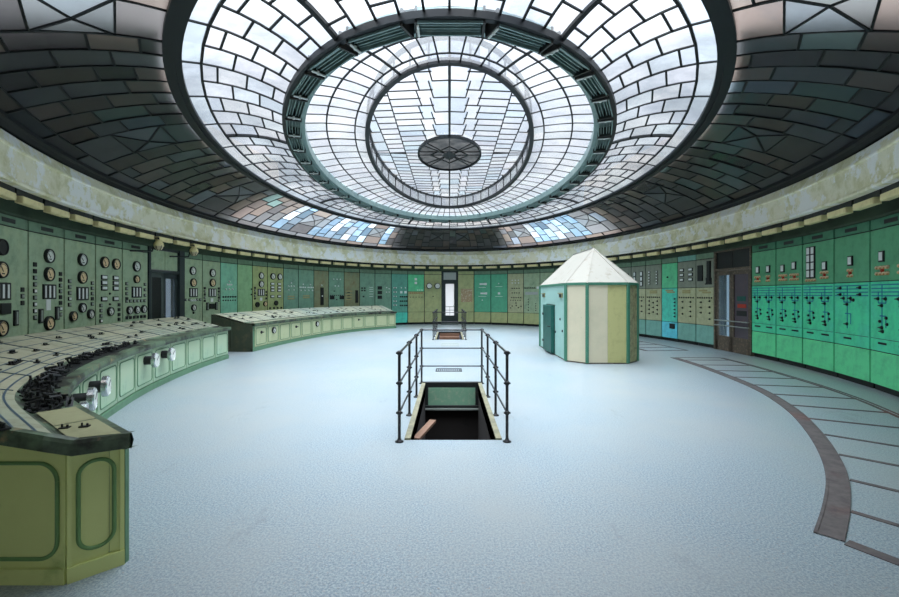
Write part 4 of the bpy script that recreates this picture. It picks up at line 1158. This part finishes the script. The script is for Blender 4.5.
# ---------------------------------------------------------------- stair wells
def stairwell(R, label_curb, down_dir, lab_st, tread_mat, pre):
    x0, x1, y0, y1 = R
    e = thing(pre, label_curb, 'stairwell', ((x0+x1)/2,(y0+y1)/2,0), world=True); e['kind'] = 'structure'
    mb = MB(); zb = -2.6
    mb.quad((x0,y0,0),(x0,y1,0),(x0,y1,zb),(x0,y0,zb)); mb.quad((x1,y0,0),(x1,y1,0),(x1,y1,zb),(x1,y0,zb))
    mb.quad((x0,y0,0),(x1,y0,0),(x1,y0,zb),(x0,y0,zb)); mb.quad((x0,y1,0),(x1,y1,0),(x1,y1,zb),(x0,y1,zb)); mb.quad((x0,y0,zb),(x1,y0,zb),(x1,y1,zb),(x0,y1,zb))
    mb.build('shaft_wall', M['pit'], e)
    mb = MB()
    mb.box(x0-.065,x0,y0,y1+.05,-.20,.02); mb.box(x1,x1+.065,y0,y1+.05,-.20,.02)
    mb.build('curb_board', M['curb'], e)
    mb = MB(); mb.box(x0-.085,x1+.085,y1,y1+.06,-.03,.03); mb.box(x0,x1,y1-.03,y1,-.06,.028); mb.box(x0,x1,y1-.10,y1,-.42,-.37)
    mb.box(x0,x0+.05,y1-.04,y1,-.4,0); mb.box(x1-.05,x1,y1-.04,y1,-.4,0)
    mb.build('rear_curb', M['dark'], e)
    mb = MB(); mb.box(x0+.05,x1-.05,y1-.035,y1-.01,-.37,-.06); mb.build('rear_panel', M['pit_green'], e)
    mb = MB(); mb.box(x0,x1,y1-.12,y1,-.44,-.41); mb.build('ledge', M['grey_face'], e)
    return e
stairwell(NEAR, 'near stair opening in the floor with a green panel at its back', 1, '', M['pit'], 'trim_11')
stairwell(FAR, 'far stair opening in the floor before the glazed door', 1, '', M['pit'], 'trim_12')
def stairs(R, down_away, n, label, mat, rise=.17, z_first=-.17):
    x0, x1, y0, y1 = R
    e = thing('staircase', label, 'staircase', ((x0+x1)/2,(y0+y1)/2,0), world=True)
    run = .26
    for k in range(n):
        z = z_first - k*rise
        ya = (y0 + .02 + k*run) if down_away else (y1 - .04 - (k+1)*run)
        mb = MB(); mb.box(x0+.04,x1-.04,ya,ya+run+.02,z-.03,z)
        mb.build('tread', mat, e)
        mb = MB(); yr = ya if down_away else ya+run-.01
        mb.box(x0+.04,x1-.04,yr,yr+.02,z-.03,z-.03+rise); mb.build('riser', mat, e)
    mb = MB()
    for x in (x0+.005,x1-.035):
        ya, yb = (y0+.02, y0+.02+n*run) if down_away else (y1-.04, y1-.04-n*run)
        mb.bar((x+.015,ya,z_first-.02),(x+.015,yb,z_first-n*rise-.02), .03, .22)
    mb.build('stringer', M['stair_blue'], e)
    return e
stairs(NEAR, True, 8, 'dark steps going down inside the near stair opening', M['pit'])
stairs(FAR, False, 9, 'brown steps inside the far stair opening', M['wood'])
# broken timber inside the near stairwell
mb = MB(); mb.bar((-.41,5.25,-.17), (-.23,5.95,-.15), .09, .035)
tag(mb.build('plank', M['wood']), 'reddish broken plank jutting from the left side of the near stair opening', 'plank')

# railings
def railing(R, label):
    x0, x1, y0, y1 = R[0]-.115, R[1]+.115, R[2]-.06, R[3]+.02
    H = .965; zs = (H*.327, H*.66, H)
    e = thing('stair_railing', label, 'railing', ((x0+x1)/2,(y0+y1)/2,0), world=True)
    return e, x0, x1, y0, y1, zs
def build_railing(R, label, cross_at_far=True):
    e, x0, x1, y0, y1, zs = railing(R, label)
    n = 4
    def post(x, y, xin_):
        mb = MB(); mb.tube([(x,y,0),(x,y,zs[2]-.02)], .0165, 10)
        mb.lathe([(.046,0),(.046,.01),(.025,.018),(.018,.04)], 12, axis='z', org=(x,y,0))
        p = mb.build('post', M['rail'], e)
        for z in zs:
            mb = MB(); mb.lathe([(.0,-.026),(.018,-.023),(.027,-.01),(.027,.01),(.018,.023),(.0,.026)], 12, axis='z', org=(x,y,z))
            mb.tube([(x-.036,y,z),(x+.036,y,z)], .012, 8)
            o = MB.build(mb, 'collar', M['rail'], e)
        return p
    for side, x in ((-1,x0),(1,x1)):
        for k in range(n):
            y = y0 + (y1-y0)*k/(n-1)
            xx = x - side*.045*k/(n-1)
            post(xx, y, 0)
        xe = x - side*.045
        for z in zs:
            mb = MB(); mb.tube([(x,y0,z),(xe,y1,z)], .011 if z < .9 else .0135, 8); mb.build('rail', M['rail'], e)
    yc = y1 if cross_at_far else y0
    xa, xb = (x0+.045, x1-.045) if cross_at_far else (x0, x1)
    for z in zs:
        mb = MB(); mb.tube([(xa,yc,z),(xb,yc,z)], .011, 8); mb.build('cross_rail', M['rail'], e)
build_railing(NEAR, 'dark steel pipe railing around the near stair opening', True)
build_railing(FAR, 'dark steel pipe railing around the far stair opening before the glazed door', False)

# -------------------------------------------------------------------- booth
def booth():
    cx, cy = 3.64, 11.73
    X0, X1 = 2.785, 4.495; Y0, Y1 = 9.90, 13.56; ch = .385; H = 1.85
    base = [(X0+ch,Y0),(X1-ch,Y0),(X1,Y0+ch),(X1,Y1-ch),(X1-ch,Y1),(X0+ch,Y1),(X0,Y1-ch),(X0,Y0+ch)]
    e = thing('operator_booth', 'free-standing pale octagonal booth with a hipped white roof and teal door', 'booth', (cx,cy,0), world=True)
    names = ['front','chamfer','side','chamfer','back','chamfer','side','chamfer']
    for k in range(8):
        a = Vector((*base[k],0)); b = Vector((*base[(k+1)%8],0)); d = b-a; w = d.length
        mats = {0:'booth_white',1:'booth_worn',2:'booth_yellow',3:'booth_worn',4:'booth_white',5:'booth_white',6:'booth_mint',7:'booth_white'}[k]
        ang = math.atan2(d.y,d.x); m = (a+b)/2
        def wp(x0, x1, z0, z1, mat, nm='wall_panel'):
            mb = MB(); mb.box(x0,x1,0,.03,z0,z1)
            o = mb.build(nm, mat, e, loc=m-e.location); o.rotation_euler = (0,0,ang); return o
        if k == 0:
            wp(-w/2, 0, .03, H, M['booth_white']); wp(.004, w/2, .03, H, M['booth_yellow'])
        elif k == 6:
            # long left side: a is the far end, b the near end; local +x runs towards the viewer
            L = w/2
            dx0, dx1 = -L+.80, -L+1.82   # door opening
            wp(-L, dx0, .03, H, M[mats]); wp(dx1, L, .03, H, M[mats]); wp(dx0, dx1, 1.33, H, M[mats])
            mb = MB(); mb.cbox(dx0+.02, dx1-.02, -.10, .0, .04, 1.31, .01)
            dr = mb.build('door', M['booth_door'], e, loc=m-e.location); dr.rotation_euler = (0,0,ang)
            mb = MB()
            for z in (.3,1.05): mb.box(dx0-.03,dx0+.10,-.115,-.10,z-.03,z+.03)
            mb.build('hinge', M['dark'], dr, loc=(0,0,0))
            mb = MB(); mb.tube([(dx1-.1,-.10,.75),(dx1-.1,-.15,.75),(dx1-.22,-.15,.75)], .014, 8); mb.build('door_handle', M['dark'], dr, loc=(0,0,0))
            for x in (-L+.52, L-.42):
                mb = MB(); mb.box(x-.13,x+.13,-.03,0,1.52,1.62); mb.box(x-.15,x+.15,-.06,-.0,1.62,1.64)
                v = mb.build('air_vent', M['booth_worn'], e, loc=m-e.location); v.rotation_euler = (0,0,ang)
                mb = MB(); mb.box(x-.10,x+.10,-.034,-.029,1.535,1.605); mb.build('vent_slot', M['black'], v, loc=(0,0,0))
            for x, z in ((L-.52,.98),(L-1.0,.62),(L-.3,.7)):
                mb = MB(); mb.lathe([(.035,0),(.03,.02)],10,org=(x,0,z)); mb.disc(.03,.02,10,org=(x,0,z))
                q_ = mb.build('bolt', M['dark'], e, loc=m-e.location); q_.rotation_euler = (0,0,ang)
        else:
            wp(-w/2, w/2, .03, H, M[mats])
        # skirting
        mb = MB(); mb.box(-w/2,w/2,.004,.05,0,.035); o = mb.build('foot_rail', M['door_brown'], e, loc=m-e.location); o.rotation_euler = (0,0,ang)
        # corner post at a
        mb = MB()
        p = a; c_ = Vector((cx,cy,0)); out = Vector((a.x-cx, (a.y-cy)*.5, 0)).normalized()
        mb.bar(Vector((p.x,p.y,.02))+out*.004, Vector((p.x,p.y,H))+out*.004, .07, .05, up=out)
        mb.build('corner_trim', M['booth_trim'], e)
    # eaves band
    mb = MB()
    for k in range(8):
        a = Vector((*base[k],H)); b = Vector((*base[(k+1)%8],H))
        mb.bar(a, b, .05, .06)
    mb.build('eaves_band', M['booth_trim'], e)
    # roof: hipped with a short ridge
    r0, r1 = Vector((cx,10.86,2.77)), Vector((cx,12.60,2.77))
    sc_ = []
    for x, y in base:
        v = Vector((x-cx, y-cy, 0)); sc_.append(Vector((cx + v.x*1.02, cy + v.y*1.01, H+.02)))
    mb = MB()
    tri = [(0,1,r0),(1,2,r0),(7,0,r0),(4,5,r1),(3,4,r1),(5,6,r1)]
    for a, b, r in tri: mb.add([sc_[a], sc_[b], r], [(0,1,2)], 0)
    mb.add([sc_[2], sc_[3], r1, r0], [(0,1,2,3)], 0); mb.add([sc_[6], sc_[7], r0, r1], [(0,1,2,3)], 0)
    mb.add(sc_, [(7,6,5,4,3,2,1,0)], 0)
    mb.build('roof', M['booth_roof'], e)
    mb = MB()
    for a, r in ((0,r0),(1,r0),(2,r0),(7,r0),(6,r1),(3,r1),(4,r1),(5,r1)): mb.bar(sc_[a], r, .035, .014)
    mb.bar(r0, r1, .04, .02)
    mb.build('roof_seam', M['booth_roof'], e)
booth()

# ------------------------------------------------------------ light and camera
w = bpy.data.worlds.new('overcast_sky'); sc.world = w; w.use_nodes = True
nt = w.node_tree; bg = nt.nodes['Background']
# overcast sky, brightest overhead where the sun stands behind thin cloud
tc = nt.nodes.new('ShaderNodeTexCoord'); sp = nt.nodes.new('ShaderNodeSeparateXYZ'); nt.links.new(tc.outputs['Generated'], sp.inputs[0])
mr = nt.nodes.new('ShaderNodeMath'); mr.operation = 'MAXIMUM'; mr.inputs[1].default_value = 0; nt.links.new(sp.outputs['Z'], mr.inputs[0])
pw = nt.nodes.new('ShaderNodeMath'); pw.operation = 'POWER'; pw.inputs[1].default_value = 5.0; nt.links.new(mr.outputs[0], pw.inputs[0])
ml = nt.nodes.new('ShaderNodeMath'); ml.operation = 'MULTIPLY_ADD'; ml.inputs[1].default_value = 17.0; ml.inputs[2].default_value = .32; nt.links.new(pw.outputs[0], ml.inputs[0])
bg.inputs['Color'].default_value = (.94,.97,1.0,1); nt.links.new(ml.outputs[0], bg.inputs['Strength'])

cam = bpy.data.cameras.new('camera'); co = bpy.data.objects.new('camera', cam); C.objects.link(co)
co.location = (0,0,1.6); co.rotation_euler = (PI/2,0,0)
cam.sensor_width = 36; cam.lens = 430*36/899; cam.shift_y = -4.0/899
cam.clip_start = .05; cam.clip_end = 200
sc.camera = co
for o in bpy.data.objects:
    if '_w' in o: del o['_w']
sc.view_settings.view_transform = 'Standard'; sc.view_settings.look = 'None'
sc.view_settings.gamma = 1; sc.view_settings.use_curve_mapping = False
sc.view_settings.exposure = 0.9
sc.cycles.max_bounces = 8; sc.cycles.diffuse_bounces = 5; sc.cycles.transmission_bounces = 6; sc.cycles.glossy_bounces = 3
